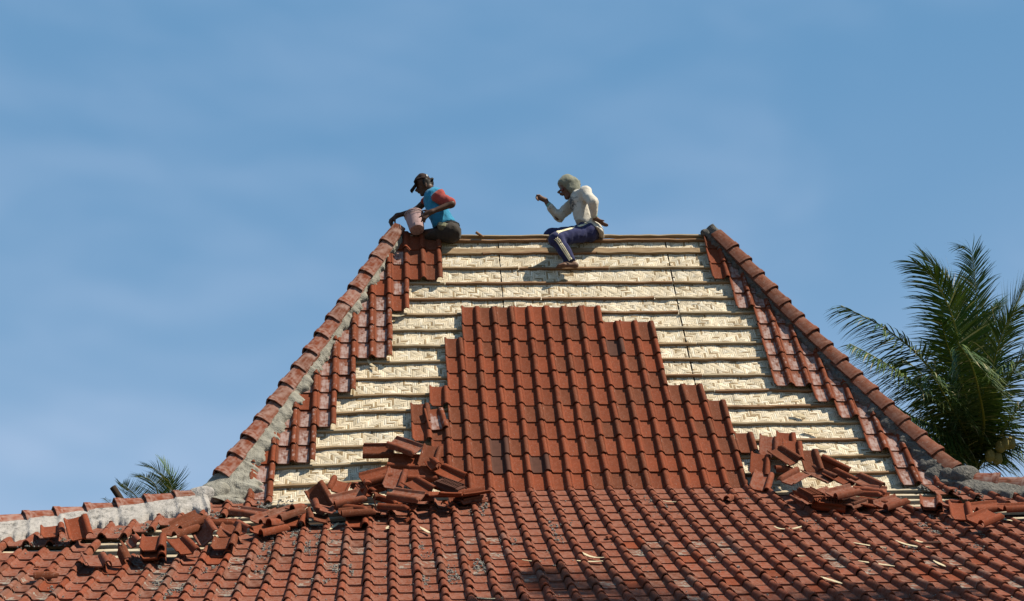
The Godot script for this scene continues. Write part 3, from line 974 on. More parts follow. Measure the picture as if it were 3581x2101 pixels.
	# the torn matting shows a few loose ends
	sliver(-5.2, 2.2, 35, 0.16, 0.03, "loose end of matting standing off under the batten by the left strip of tiles", -0.02)
	sliver(-3.9, -0.75, 80, 0.24, 0.03, "long bamboo splinter lying along the batten beside the left strip of tiles", 0.0)
	sliver(17.9, 5.6, 60, 0.16, 0.05, "torn flap of bamboo matting beside the tile strip of the shaded hip", -0.02)
	sliver(18.25, 6.6, 75, 0.17, 0.05, "second torn flap of bamboo matting, one batten lower", -0.02)
	sliver(18.6, 7.55, 70, 0.16, 0.05, "third torn flap of bamboo matting, above the smaller tile heap", -0.02)
	# red shards
	for q in [[12.9, 15.9], [13.4, 14.7], [17.0, 13.6], [16.6, 13.1], [17.3, 14.5], [16.8, 14.6], [16.5, 17.0], [16.9, 17.7], [14.2, 19.0], [14.6, 20.8], [18.1, 20.7], [17.5, 21.8], [8.7, 16.3], [0.4, 18.6], [5.9, 18.0], [10.5, 22.7], [-3.0, 15.2], [-17.6, 20.9], [-16.9, 21.2], [-15.6, 22.4], [20.1, 17.0], [21.0, 17.2], [-18.4, 20.6]]:
		var s := Shape.new()
		chip(s, Transform3D(lie(q[1]) * Basis(Vector3.UP, rng.randf() * TAU) * Basis(Vector3.RIGHT, rng.randf_range(-0.4, 0.4)), Vector3.ZERO), rng.randf_range(0.022, 0.05), 0.4)
		var o := obj("tile_shard", s.commit(M.clean[rng.randi() % 5]), null, Transform3D(Basis.IDENTITY, roof(q[0] - 0.4, q[1] - 0.4, 0.035)))
		tag(o, "small broken terracotta shard lying in a trough of the weathered tiles", "tile shard", "tile shards on the skirt roof")
	var wedge := Shape.new()
	chip(wedge, Transform3D(Basis(Vector3.UP, 0.4).scaled(Vector3(1.7, 1, 0.7)), Vector3.ZERO), 0.075, 0.25)
	tag(obj("tile_shard", wedge.commit(M.dark[0]), null, Transform3D(lie(19.5) * Basis(Vector3.RIGHT, -0.3), roof(19.5, 19.6, 0.06))), "dark wedge-shaped tile shard among the curled bamboo strips", "tile shard")
	# lone tile hanging under two bamboo strips, mid slope
	# cement crumbs: heaps of grey grit in the troughs
	var crumbs := MultiMesh.new()
	crumbs.transform_format = MultiMesh.TRANSFORM_3D
	var grain := Shape.new()
	chip(grain, Transform3D.IDENTITY, 1.0, 0.9)
	crumbs.mesh = grain.commit(M.crumb)
	var spots := []
	for q in [[-8.6, 15.5, 60], [-7.6, 15.6, 70], [-7.7, 16.4, 120], [-6.6, 15.6, 60], [-6.7, 16.9, 60], [-8.7, 16.6, 70], [-7.5, 18.0, 60], [-7.4, 19.0, 110], [-6.5, 17.8, 40], [-6.6, 19.1, 30], [-8.8, 18.4, 60], [-8.9, 19.4, 30], [-5.6, 21.2, 90], [-5.5, 21.9, 50], [-8.8, 21.4, 50], [-6.4, 22.8, 60], [-2.4, 18.7, 60], [-2.2, 19.6, 40], [-1.3, 22.0, 80], [-1.2, 22.9, 80], [-2.4, 23.2, 60], [0.2, 21.0, 90], [0.2, 21.6, 60], [0.7, 13.4, 70], [0.5, 14.2, 50], [3.7, 16.2, 80], [3.7, 18.0, 50], [4.6, 16.3, 20], [1.6, 18.1, 50], [9.3, 12.6, 50], [9.5, 13.7, 30], [15.9, 16.5, 30], [17.6, 20.5, 70], [19.0, 19.9, 60], [18.6, 16.3, 20], [20.7, 16.9, 60], [21.0, 17.8, 50], [22.0, 20.1, 40], [22.8, 18.2, 50], [21.8, 15.8, 40], [-13.5, 20.4, 40], [-12.6, 21.8, 40], [-12.7, 22.8, 60], [-11.5, 21.2, 50], [-10.6, 20.8, 40], [-11.6, 23.5, 70], [-12.4, 24.0, 80], [-16.7, 23.0, 40], [-18.0, 17.0, 50], [-19.5, 17.0, 50], [-15.8, 15.3, 60], [-14.7, 14.6, 60], [-13.5, 13.9, 60], [-12.0, 12.9, 70], [-10.9, 12.2, 90], [-9.7, 11.5, 110], [-8.7, 11.3, 100], [-12.8, 11.8, 60], [24.6, 11.9, 70], [25.6, 12.8, 60], [23.5, 11.2, 60], [21.3, 13.2, 60], [19.9, 12.0, 40], [10.5, 22.3, 12], [17.0, 14.0, 16]]:
		for k in int(q[2] * 0.55):
			var spread := Vector2(rng.randfn(), rng.randfn()) * Vector2(0.26, 0.30)
			spots.append(Vector3(q[0] - 0.62 + clampf(spread.x, -0.34, 0.34), q[1] - 0.35 + spread.y, rng.randf_range(0.0035, 0.009) * (1.0 + 1.0 * pow(rng.randf(), 4.0))))
	for k in 900:                              # single grains everywhere on the skirt roof
		spots.append(Vector3(rng.randf_range(-21, 27), rng.randf_range(12, 27), rng.randf_range(0.003, 0.008)))
	crumbs.instance_count = spots.size()
	for k in spots.size():
		var q: Vector3 = spots[k]
		var b := lie(q.y) * Basis(Vector3.UP, rng.randf() * TAU)
		crumbs.set_instance_transform(k, Transform3D(b.scaled_local(Vector3.ONE * q.z * rng.randf_range(0.8, 1.5)), roof(q.x, q.y, 0.022 + 0.014 * fposmod(q.y, 1.0))))
	var o := MultiMeshInstance3D.new()
	o.name = "cement_crumbs"
	o.multimesh = crumbs
	add_child(o, true)
	tag(o, "grey cement crumbs scattered in the troughs of the weathered skirt roof", "rubble", "", "stuff")

# ------------------------------------------------------------------ workers
func finger(list: Array, a: Vector3, m: Vector3, e: Vector3, r: float) -> void:
	list.append([a, m, r, r * 0.95]); list.append([m, e, r * 0.95, r * 0.78])

func on_skin(bones: Array, from: Vector3, dir: Vector3, soft := 80.0) -> Vector3:   # first point outward along dir where the skin ends
	var t := 0.0
	for k in 120:
		var q := from + dir * t
		var s := 0.0
		for b in bones:
			var ba: Vector3 = b[1] - b[0]
			var h := clampf((q - b[0]).dot(ba) / maxf(ba.length_squared(), 1e-9), 0, 1)
			s += exp(-((q - b[0] - ba * h).length() - lerpf(b[2], b[3], h)) * soft)
		var d := -log(maxf(s, 1e-12)) / soft
		if d > 0: return q
		t += maxf(0.002, -d * 0.5)
	return from + dir * t

func bucket_worker() -> void:
	var base := Vector3(-0.107, 9.734, -1.900)
	var j := {
		"skull": Vector3(-0.304, 0.680, -0.060),
		"brow": Vector3(-0.333, 0.663, -0.060),
		"face": Vector3(-0.320, 0.599, -0.055),
		"chin": Vector3(-0.311, 0.521, -0.055),
		"nose": Vector3(-0.382, 0.574, -0.055),
		"nape": Vector3(-0.235, 0.601, -0.050),
		"neck": Vector3(-0.196, 0.535, -0.050),
		"cap_top": Vector3(-0.310, 0.758, -0.060),
		"brim_a": Vector3(-0.377, 0.684, -0.060),
		"brim_b": Vector3(-0.459, 0.577, -0.060),
		"ear": Vector3(-0.273, 0.612, 0.025),
		"hair_a": Vector3(-0.234, 0.699, -0.050),
		"hair_b": Vector3(-0.205, 0.650, -0.050),
		"hair_c": Vector3(-0.193, 0.723, -0.040),
		"chest": Vector3(-0.144, 0.438, -0.020),
		"belly": Vector3(-0.105, 0.217, 0.000),
		"waist": Vector3(-0.056, 0.096, 0.000),
		"pelvis": Vector3(0.000, 0.000, 0.000),
		"sh_n": Vector3(-0.099, 0.405, 0.160),
		"el_n": Vector3(0.028, 0.230, 0.260),
		"wr_n": Vector3(-0.216, 0.107, 0.300),
		"sh_f": Vector3(-0.203, 0.561, -0.200),
		"el_f": Vector3(-0.396, 0.393, -0.260),
		"wr_f": Vector3(-0.618, 0.303, -0.200),
		"hip_n": Vector3(0.024, -0.074, 0.090),
		"knee_n": Vector3(-0.398, -0.041, -0.030),
		"ank_n": Vector3(-0.125, 0.006, -0.200),
		"hip_f": Vector3(0.004, 0.031, -0.100),
		"knee_f": Vector3(-0.407, 0.069, -0.280),
		"ank_f": Vector3(-0.141, 0.026, -0.400),
		"palm_n0": Vector3(-0.230, 0.100, 0.300),
		"palm_n1": Vector3(-0.287, 0.085, 0.290),
		"palm_f0": Vector3(-0.629, 0.295, -0.200),
		"palm_f1": Vector3(-0.692, 0.224, -0.180),
		"bk_top": Vector3(-0.422, 0.205, 0.100),
		"bk_bot": Vector3(-0.385, -0.057, 0.140),
		"pouch": Vector3(-0.056, -0.022, 0.155),
		"f1": Vector3(-0.327, 0.056, 0.300),
		"f1b": Vector3(-0.362, 0.046, 0.280),
		"f2": Vector3(-0.317, 0.028, 0.300),
		"f2b": Vector3(-0.335, -0.014, 0.290),
		"f3": Vector3(-0.303, 0.022, 0.305),
		"f3b": Vector3(-0.312, -0.022, 0.290),
		"f4": Vector3(-0.289, 0.016, 0.310),
		"f4b": Vector3(-0.296, -0.031, 0.300),
		"t1": Vector3(-0.286, 0.137, 0.280),
		"t1b": Vector3(-0.325, 0.144, 0.250),
		"g1": Vector3(-0.714, 0.199, -0.170),
		"g1b": Vector3(-0.696, 0.142, -0.160),
		"g2": Vector3(-0.703, 0.178, -0.150),
		"g2b": Vector3(-0.687, 0.133, -0.150),
		"g3": Vector3(-0.688, 0.192, -0.180),
		"g3b": Vector3(-0.678, 0.140, -0.170),
		"g4": Vector3(-0.677, 0.206, -0.200),
		"g4b": Vector3(-0.669, 0.156, -0.190),
		"gt": Vector3(-0.648, 0.210, -0.150),
		"gtb": Vector3(-0.641, 0.153, -0.150),
	}
	var root := thing("person", "person in dark cap and turquoise vest over red shirt, holding a bucket", "person", base, "workers sitting on the roof ridge")
	var s := Shape.new()
	# body under the clothes, then neck and arms
	var body := [[j.neck, j.chest, 0.06, 0.10], [j.chest, j.belly, 0.115, 0.105], [j.belly, j.pelvis, 0.105, 0.11], [j.sh_n, j.sh_f, 0.055, 0.055],
		[j.sh_n, j.el_n, 0.048, 0.040], [j.el_n, j.wr_n, 0.043, 0.027], [j.sh_f, j.el_f, 0.048, 0.040], [j.el_f, j.wr_f, 0.042, 0.027],
		[j.nape, j.neck, 0.052, 0.058], [j.wr_n, j.palm_n1, 0.027, 0.030], [j.wr_f, j.palm_f1, 0.026, 0.030], [j.hip_n, j.knee_n, 0.08, 0.055], [j.hip_f, j.knee_f, 0.08, 0.055], [j.knee_n, j.ank_n, 0.05, 0.035], [j.knee_f, j.ank_f, 0.05, 0.035]]
	skin(s, body, 0.0125, 90.0)
	# head: skull, brow, cheeks, jaw, nose, lips, ear
	var f := Vector3(-1, 0, 0)
	var down_face: Vector3 = (j.chin - j.skull).normalized()
	var fwd: Vector3 = (j.nose - j.face).normalized()
	var side := Vector3(0, 0, 1)
	var head := [[j.skull, j.nape, 0.086, 0.066], [j.skull, j.brow, 0.083, 0.058], [j.brow, j.face, 0.056, 0.046], [j.face, j.chin, 0.046, 0.026], [j.nape, j.chin, 0.052, 0.024],
		[lerp(j.brow, j.nose, 0.55) + fwd * 0.012, j.nose + fwd * 0.006, 0.009, 0.013], [j.nose - fwd * 0.012, j.nose + down_face * 0.012 - fwd * 0.01, 0.017, 0.013],
		[lerp(j.nose, j.chin, 0.36) - side * 0.018, lerp(j.nose, j.chin, 0.36) + side * 0.018, 0.012, 0.012], [lerp(j.nose, j.chin, 0.52) - side * 0.016 + fwd * -0.004, lerp(j.nose, j.chin, 0.52) + side * 0.016 - fwd * 0.004, 0.011, 0.011],
		[j.ear + Vector3(0, 0.018, -0.012), j.ear + Vector3(0.006, -0.02, -0.014), 0.018, 0.012], [j.ear + Vector3(0, 0.018, -0.17), j.ear + Vector3(0.006, -0.02, -0.17), 0.018, 0.012], [j.nape, j.neck, 0.052, 0.055]]
	skin(s, head, 0.006, 260.0)
	# hands
	var hand := [[j.wr_n, j.palm_n0, 0.026, 0.026], [j.palm_n0, j.palm_n1, 0.030, 0.026], [j.palm_n0 + Vector3(0.0, -0.012, 0), j.f4, 0.02, 0.014]]
	for k in 4:
		var a: Vector3 = j["f%d" % (k + 1)]
		var e: Vector3 = j["f%db" % (k + 1)]
		finger(hand, lerp(j.palm_n0, a, 0.72), a, e, [0.0095, 0.0098, 0.0092, 0.0082][k])
	finger(hand, j.palm_n0 + Vector3(-0.015, 0.012, 0), j.t1, j.t1b, 0.0105)
	skin(s, hand, 0.0042, 220.0)
	hand = [[j.wr_f, j.palm_f0, 0.026, 0.026], [j.palm_f0, j.palm_f1, 0.028, 0.027]]
	for k in 4:
		var a: Vector3 = j["g%d" % (k + 1)]
		var e: Vector3 = j["g%db" % (k + 1)]
		finger(hand, lerp(j.palm_f1, a, 0.3), a, e, [0.0095, 0.0098, 0.0092, 0.0082][k])
	finger(hand, j.palm_f0 + Vector3(-0.01, -0.01, 0.02), j.gt, j.gtb, 0.0105)
	skin(s, hand, 0.0042, 220.0)
	obj("body", s.commit(M.skin_dark), root)
	# eyes
	for sg in [-1.0, 1.0]:
		var e := Shape.new()
		skin(e, [[lerp(j.brow, j.nose, 0.45) - fwd * 0.006 + side * 0.028 * sg, lerp(j.brow, j.nose, 0.45) - fwd * 0.006 + side * 0.030 * sg, 0.011, 0.011]], 0.004, 200.0)
		obj("eye", e.commit(M.eye), root)
	# red short-sleeved shirt
	s = Shape.new()
	var shirt := [[j.sh_n + Vector3(-0.03, -0.02, -0.02), lerp(j.sh_n, j.el_n, 0.86), 0.070, 0.064], [j.sh_f, lerp(j.sh_f, j.el_f, 0.35), 0.066, 0.06], [j.sh_n, j.sh_f, 0.062, 0.062], [lerp(j.neck, j.chest, 0.1), lerp(j.neck, j.chest, 0.5), 0.066, 0.10]]
	skin(s, shirt, 0.0115, 70.0, [], 0.018)
	obj("shirt", s.commit(M.red_cloth), root)
	# turquoise vest with a dark and a pale band at its hem
	s = Shape.new()
	var trunk := [[lerp(j.neck, j.chest, 0.25), j.chest, 0.088, 0.118], [j.chest, j.belly, 0.132, 0.122], [j.belly, j.waist, 0.122, 0.124], [j.waist, j.pelvis, 0.124, 0.126],
		[j.chest + Vector3(-0.05, 0, 0.02), j.waist + Vector3(-0.02, 0, 0.02), 0.098, 0.10], [j.chest + Vector3(-0.05, 0, -0.05), j.waist + Vector3(-0.02, 0, -0.05), 0.10, 0.10],
		[lerp(j.neck, j.sh_n, 0.45), lerp(j.chest, j.sh_n, 0.35), 0.07, 0.09], [lerp(j.neck, j.sh_f, 0.45), lerp(j.chest, j.sh_f, 0.35), 0.07, 0.09]]
	var ax: Vector3 = (j.pelvis - j.belly).normalized()
	var hem: float = ax.dot(lerp(j.waist, j.pelvis, 0.42))
	skin(s, trunk, 0.0115, 60.0, [[ax, hem]], 0.022)
	obj("vest", s.commit(M.vest_cloth), root)
	var band := [[j.belly, j.pelvis + ax * 0.05, 0.129, 0.129], [j.chest + Vector3(-0.05, 0, 0.02), j.waist + ax * 0.1 + Vector3(-0.02, 0, 0.02), 0.10, 0.103], [j.belly + Vector3(-0.03, 0, -0.05), j.waist + ax * 0.1 + Vector3(-0.02, 0, -0.05), 0.10, 0.103]]
	for k in 2:
		s = Shape.new()
		skin(s, band, 0.010, 60.0, [[ax, hem + 0.034 + 0.018 * k], [-ax, -hem - 0.001 - 0.034 * k]], 0.006)
		obj("hem_band", s.commit([M.black_cloth, M.white_cloth][k]), root)
	# trousers
	s = Shape.new()
	var legs := [[j.waist + ax * 0.07, j.pelvis, 0.118, 0.125], [j.pelvis, j.hip_n, 0.125, 0.118], [j.hip_n, j.knee_n, 0.108, 0.082], [j.knee_n, j.ank_n, 0.08, 0.06], [j.pelvis, j.hip_f, 0.125, 0.115], [j.hip_f, j.knee_f, 0.105, 0.08], [j.knee_f, j.ank_f, 0.078, 0.06]]
	skin(s, legs, 0.013, 60.0, [[-ax, -hem - 0.03]], 0.02)
	obj("trousers", s.commit(M.dark_trouser), root)
	# belt bag on the near hip
	s = Shape.new()
	skin(s, [[j.pouch + Vector3(-0.05, 0.015, 0.0), j.pouch + Vector3(0.06, -0.005, -0.01), 0.042, 0.045], [j.pouch + Vector3(-0.03, -0.02, 0.0), j.pouch + Vector3(0.07, -0.035, -0.01), 0.035, 0.035]], 0.008, 90.0, [], 0.010)
	var bag := obj("belt_bag", s.commit(M.khaki), root)
	s = Shape.new()
	s.box(Transform3D(Basis(Vector3.BACK, -0.22) * Basis(Vector3.UP, -0.1), j.pouch + Vector3(-0.03, 0.012, 0.052)), Vector3(0.085, 0.045, 0.014), Color.WHITE, 0.004)
	obj("flap", s.commit(M.pale_khaki), bag)
	s = Shape.new()
	var ring := []
	for k in 17:
		var a := TAU * k / 16.0
		ring.append(j.waist + ax * 0.065 + Vector3(0.150 * cos(a), 0.03 * cos(a), 0.150 * sin(a)))
	var radii := []
	for k in 17: radii.append(0.016)
	s.tube(ring, radii, 8, Color.WHITE, false)
	obj("strap", s.commit(M.black_cloth), bag)
	# cap with its brim, and the hair below it
	s = Shape.new()
	var up: Vector3 = (j.cap_top - j.skull).normalized()
	var crown := [[j.skull + up * 0.028, j.cap_top - up * 0.045, 0.099, 0.080], [j.skull + up * 0.02, j.brow + up * 0.025 - fwd * 0.0, 0.096, 0.074]]
	skin(s, crown, 0.009, 90.0, [[-up, -up.dot(j.skull + up * 0.008)]], 0.003)
	var brim := []
	for r in 5:
		var t := r / 4.0
		var line := []
		for k in 9:
			var a := (k - 4) / 4.0
			var q: Vector3 = lerp(j.brim_a, j.brim_b, t * (1.0 - 0.28 * a * a))
			line.append(q + side * a * lerpf(0.078, 0.066, t) - up * 0.022 * a * a * (0.5 + t))
		brim.append(line)
	s.grid(brim)
	var under := []
	for r in range(4, -1, -1):
		var line := []
		for k in 9: line.append(brim[r][k] - up * 0.006)
		under.append(line)
	s.grid(under)
	s.grid([brim[4], under[0]])
	var cap := obj("cap", s.commit(M.cap_cloth), root)
	s = Shape.new()
	s.box(Transform3D(Basis(Vector3.BACK, 0.3) * Basis(Vector3.UP, 0.45), j.skull + up * 0.055 + Vector3(0.055, 0, 0.088)), Vector3(0.014, 0.026, 0.006), Color.WHITE, 0.001)
	obj("badge", s.commit(M.white_cloth), cap)
	s = Shape.new()
	var locks := [[j.skull + Vector3(0.03, 0.0, 0.05), j.nape, 0.052, 0.055], [j.skull + Vector3(0.03, 0.0, -0.05), j.nape, 0.052, 0.055], [j.nape, j.hair_b, 0.058, 0.028], [j.hair_a, j.hair_c, 0.036, 0.016], [j.ear + Vector3(-0.012, 0.03, -0.004), j.ear + Vector3(-0.01, -0.01, -0.004), 0.014, 0.008]]
	for k in 9:
		var q: Vector3 = lerp(j.hair_c, j.hair_b, k / 8.0)
		locks.append([lerp(j.nape, q, 0.6), q + Vector3(0.012 + 0.012 * sin(k * 2.4), 0.010 * cos(k * 3.1), 0.05 * sin(k * 1.9)), 0.016, 0.005])
	skin(s, locks, 0.0075, 110.0, [], 0.010)
	obj("hair", s.commit(M.hair), root)
	# the bucket he holds
	var bk := thing("bucket", "pale pink plastic bucket smeared with cement, held tilted by the worker in the turquoise vest", "bucket", base + j.bk_bot)
	var axis: Vector3 = (j.bk_top - j.bk_bot)
	var tall := axis.length()
	axis = axis.normalized()
	axis = (axis + Vector3(0, 0, -0.22)).normalized()
	bk.basis = Basis(axis.cross(Vector3.BACK).normalized() * 1.0, axis, axis.cross(Vector3.BACK).normalized().cross(axis))
	s = Shape.new()
	var wall := [[0.0, 0.0], [0.080, 0.0], [0.086, 0.004], [0.090, 0.02], [0.112, tall * 0.94], [0.119, tall * 0.945], [0.119, tall], [0.109, tall], [0.087, 0.012], [0.0, 0.010]]
	var rings := []
	for q in wall:
		var line := []
		for k in 28:
			var a := -TAU * k / 28.0
			line.append(Vector3(q[0] * cos(a), q[1], q[0] * sin(a)))
		rings.append(line)
	for r in wall.size() - 1:
		s.grid([rings[r], rings[r + 1]] , [], Color.WHITE, true)
	obj("pail", s.commit(M.bucket), bk)
	s = Shape.new()
	var arc := []
	var ar := []
	for k in 13:
		var a := PI * k / 12.0
		arc.append(Vector3(0.122 * cos(a), tall * 0.96 - 0.05 * sin(a), 0.126 * sin(a)))
		ar.append(0.0035)
	s.tube(arc, ar, 6)
	obj("handle", s.commit(M.wire), bk)

func hooded_worker() -> void:
	var base := Vector3(1.610, 9.726, -1.900)
	var j := {
		"skull": Vector3(-0.248, 0.674, -0.070),
		"face": Vector3(-0.264, 0.580, -0.065),
		"chin": Vector3(-0.249, 0.489, -0.065),
		"nose": Vector3(-0.350, 0.560, -0.065),
		"nape": Vector3(-0.181, 0.605, -0.060),
		"neck": Vector3(-0.143, 0.511, -0.050),
		"wrap_top": Vector3(-0.238, 0.699, -0.070),
		"wrap_back": Vector3(-0.169, 0.664, -0.060),
		"wrap_side": Vector3(-0.201, 0.573, -0.055),
		"chest": Vector3(-0.091, 0.388, -0.020),
		"belly": Vector3(-0.057, 0.218, -0.010),
		"waist": Vector3(-0.030, 0.087, 0.000),
		"pelvis": Vector3(0.000, 0.000, 0.000),
		"sh_n": Vector3(-0.046, 0.440, 0.150),
		"el_n": Vector3(0.014, 0.244, 0.290),
		"wr_n": Vector3(0.038, 0.096, 0.200),
		"sh_f": Vector3(-0.126, 0.517, -0.200),
		"el_f": Vector3(-0.349, 0.310, -0.260),
		"wr_f": Vector3(-0.479, 0.458, -0.180),
		"hip_n": Vector3(-0.030, -0.057, 0.080),
		"knee_n": Vector3(-0.453, -0.249, 0.300),
		"ank_n": Vector3(-0.292, -0.544, 0.300),
		"hip_f": Vector3(-0.021, 0.038, -0.100),
		"knee_f": Vector3(-0.455, 0.056, -0.250),
		"ank_f": Vector3(-0.389, -0.251, -0.350),
		"heel": Vector3(-0.241, -0.597, 0.315),
		"ball": Vector3(-0.388, -0.604, 0.335),
		"toe": Vector3(-0.466, -0.619, 0.340),
		"palm_n0": Vector3(0.050, 0.077, 0.190),
		"palm_n1": Vector3(0.121, 0.039, 0.170),
		"palm_f0": Vector3(-0.503, 0.507, -0.180),
		"palm_f1": Vector3(-0.574, 0.537, -0.170),
		"f1": Vector3(0.145, 0.024, 0.180),
		"f1b": Vector3(0.187, 0.003, 0.185),
		"f2": Vector3(0.146, 0.020, 0.170),
		"f2b": Vector3(0.189, -0.010, 0.175),
		"f3": Vector3(0.139, 0.015, 0.160),
		"f3b": Vector3(0.177, -0.009, 0.160),
		"f4": Vector3(0.131, 0.015, 0.150),
		"f4b": Vector3(0.161, -0.004, 0.150),
		"t1": Vector3(0.101, 0.053, 0.200),
		"t1b": Vector3(0.147, 0.039, 0.210),
		"g1": Vector3(-0.609, 0.561, -0.160),
		"g1b": Vector3(-0.623, 0.512, -0.130),
		"g2": Vector3(-0.616, 0.537, -0.150),
		"g2b": Vector3(-0.616, 0.492, -0.120),
		"g3": Vector3(-0.611, 0.522, -0.160),
		"g3b": Vector3(-0.606, 0.482, -0.130),
		"g4": Vector3(-0.601, 0.517, -0.180),
		"g4b": Vector3(-0.591, 0.487, -0.150),
		"gt": Vector3(-0.579, 0.561, -0.150),
		"gtb": Vector3(-0.612, 0.556, -0.130),
		"hem": Vector3(0.086, -0.119, 0.100),
		"st0": Vector3(-0.099, -0.013, 0.170),
	}
	var root := thing("person", "barefoot person with cloth-wrapped head, pale shirt and striped navy trousers on the ridge", "person", base, "workers sitting on the roof ridge")
	var s := Shape.new()
	var body := [[j.neck, j.chest, 0.055, 0.09], [j.chest, j.belly, 0.10, 0.095], [j.belly, j.pelvis, 0.095, 0.10], [j.sh_n, j.sh_f, 0.05, 0.05], [j.sh_n, j.el_n, 0.038, 0.030], [j.el_n, j.wr_n, 0.030, 0.024], [j.sh_f, j.el_f, 0.038, 0.030], [j.el_f, j.wr_f, 0.030, 0.024],
		[j.nape, j.neck, 0.05, 0.055], [j.wr_n, j.palm_n0, 0.026, 0.028], [j.wr_f, j.palm_f0, 0.026, 0.028], [j.hip_n, j.knee_n, 0.075, 0.055], [j.knee_n, j.ank_n, 0.052, 0.034], [j.hip_f, j.knee_f, 0.075, 0.055], [j.knee_f, j.ank_f, 0.05, 0.034]]
	skin(s, body, 0.0125, 90.0)
	var down_face: Vector3 = (j.chin - j.skull).normalized()
	var fwd: Vector3 = Vector3(-0.96, -0.28, 0)
	var side := Vector3(0, 0, 1)
	var head := [[j.skull, j.nape, 0.085, 0.066], [j.skull, j.face, 0.082, 0.052], [j.face, j.chin, 0.046, 0.027], [j.nape, j.chin, 0.055, 0.028], [lerp(j.face, j.nose, 0.6) - down_face * 0.035, j.nose + fwd * 0.004, 0.009, 0.013], [j.nose - fwd * 0.01, j.nose + down_face * 0.010 - fwd * 0.012, 0.016, 0.012],
		[lerp(j.nose, j.chin, 0.30) - side * 0.018 + fwd * 0.004, lerp(j.nose, j.chin, 0.30) + side * 0.018 + fwd * 0.004, 0.011, 0.011], [lerp(j.nose, j.chin, 0.46) - side * 0.016, lerp(j.nose, j.chin, 0.46) + side * 0.016, 0.011, 0.011], [j.nape, j.neck, 0.05, 0.052]]
	skin(s, head, 0.006, 260.0)
	var hand := [[j.wr_n, j.palm_n0, 0.025, 0.026], [j.palm_n0, j.palm_n1, 0.028, 0.024]]
	for k in 4:
		var a: Vector3 = j["f%d" % (k + 1)]
		var e: Vector3 = j["f%db" % (k + 1)]
		finger(hand, lerp(j.palm_n0, a, 0.7), a, e + (e - a) * 0.15, [0.0092, 0.0096, 0.0090, 0.0080][k])
	finger(hand, j.palm_n0 + Vector3(0.01, 0.012, 0.01), j.t1, j.t1b, 0.0102)
	skin(s, hand, 0.0042, 220.0)
	hand = [[j.wr_f, j.palm_f0, 0.025, 0.027], [j.palm_f0, j.palm_f1, 0.031, 0.030]]
	for k in 4:
		var a: Vector3 = j["g%d" % (k + 1)]
		var e: Vector3 = j["g%db" % (k + 1)]
		finger(hand, lerp(j.palm_f1, a, 0.3), a, e, [0.0092, 0.0096, 0.0090, 0.0080][k])
	finger(hand, j.palm_f0 + Vector3(-0.01, 0.015, 0.015), j.gt, j.gtb, 0.0102)
	skin(s, hand, 0.0042, 220.0)
	# bare foot with toes
	var foot := [[j.ank_n, j.heel, 0.034, 0.032], [j.heel, j.ball, 0.032, 0.026], [j.ank_n, j.ball, 0.034, 0.026]]
	for k in 5:
		var o := Vector3(0, 0, (k - 2) * 0.016)
		foot.append([j.ball + o, j.toe + o + Vector3(0.006 * absf(k - 0.5), 0, 0), 0.014, [0.009, 0.0095, 0.010, 0.011, 0.014][k]])
	skin(s, foot, 0.006, 140.0)
	obj("body", s.commit(M.skin_mid), root)
	for sg in [-1.0, 1.0]:
		var e := Shape.new()
		var at: Vector3 = j.face + fwd * 0.043 - down_face * 0.014 + side * 0.028 * sg
		skin(e, [[at, at + side * 0.002 * sg, 0.011, 0.011]], 0.004, 200.0)
		obj("eye", e.commit(M.eye), root)
	# head cloth, open at the face, with a red cap peak showing in the opening
	s = Shape.new()
	var cloth := [[j.wrap_top, j.wrap_back, 0.092, 0.085], [j.wrap_top, j.skull + fwd * 0.02, 0.092, 0.09], [j.wrap_back, j.neck + Vector3(0.0, 0.02, 0), 0.086, 0.070], [j.wrap_side + Vector3(0, 0, 0.02), j.nape, 0.062, 0.075], [j.wrap_side + Vector3(0, 0, -0.06), j.nape, 0.062, 0.075]]
	var opening: Vector3 = (fwd * 0.86 + down_face * 0.5).normalized()
	skin(s, cloth, 0.0085, 80.0, [[opening, opening.dot(j.face + fwd * 0.012 - down_face * 0.02)]], 0.010, Color.WHITE, 1.6)
	skin(s, [[j.wrap_back + Vector3(0.055, 0.025, 0.0), j.wrap_back + Vector3(0.085, 0.0, 0.0), 0.026, 0.018], [j.wrap_back + Vector3(0.06, 0.02, 0), j.wrap_back + Vector3(0.085, 0.045, 0.01), 0.016, 0.010]], 0.0075, 110.0, [], 0.01)
	obj("head_cloth", s.commit(M.hood), root)
	s = Shape.new()
	var peak := []
	for r in 4:
		var line := []
		for k in 9:
			var a := (k - 4) / 4.0
			line.append(j.face - down_face * (0.030 + 0.0 * r) + fwd * (0.030 + 0.016 * r / 3.0 * (1.0 - 0.3 * a * a)) + side * a * 0.075 + down_face * (0.014 * r / 3.0 + 0.012 * a * a))
		peak.append(line)
	s.grid(peak)
	var low := []
	for r in range(3, -1, -1):
		var line := []
		for k in 9: line.append(peak[r][k] + down_face * 0.016)
		low.append(line)
	s.grid(low); s.grid([peak[3], low[0]])
	obj("cap_peak", s.commit(M.red_cap), root)
	# shirt: trunk, both sleeves, tails
	s = Shape.new()
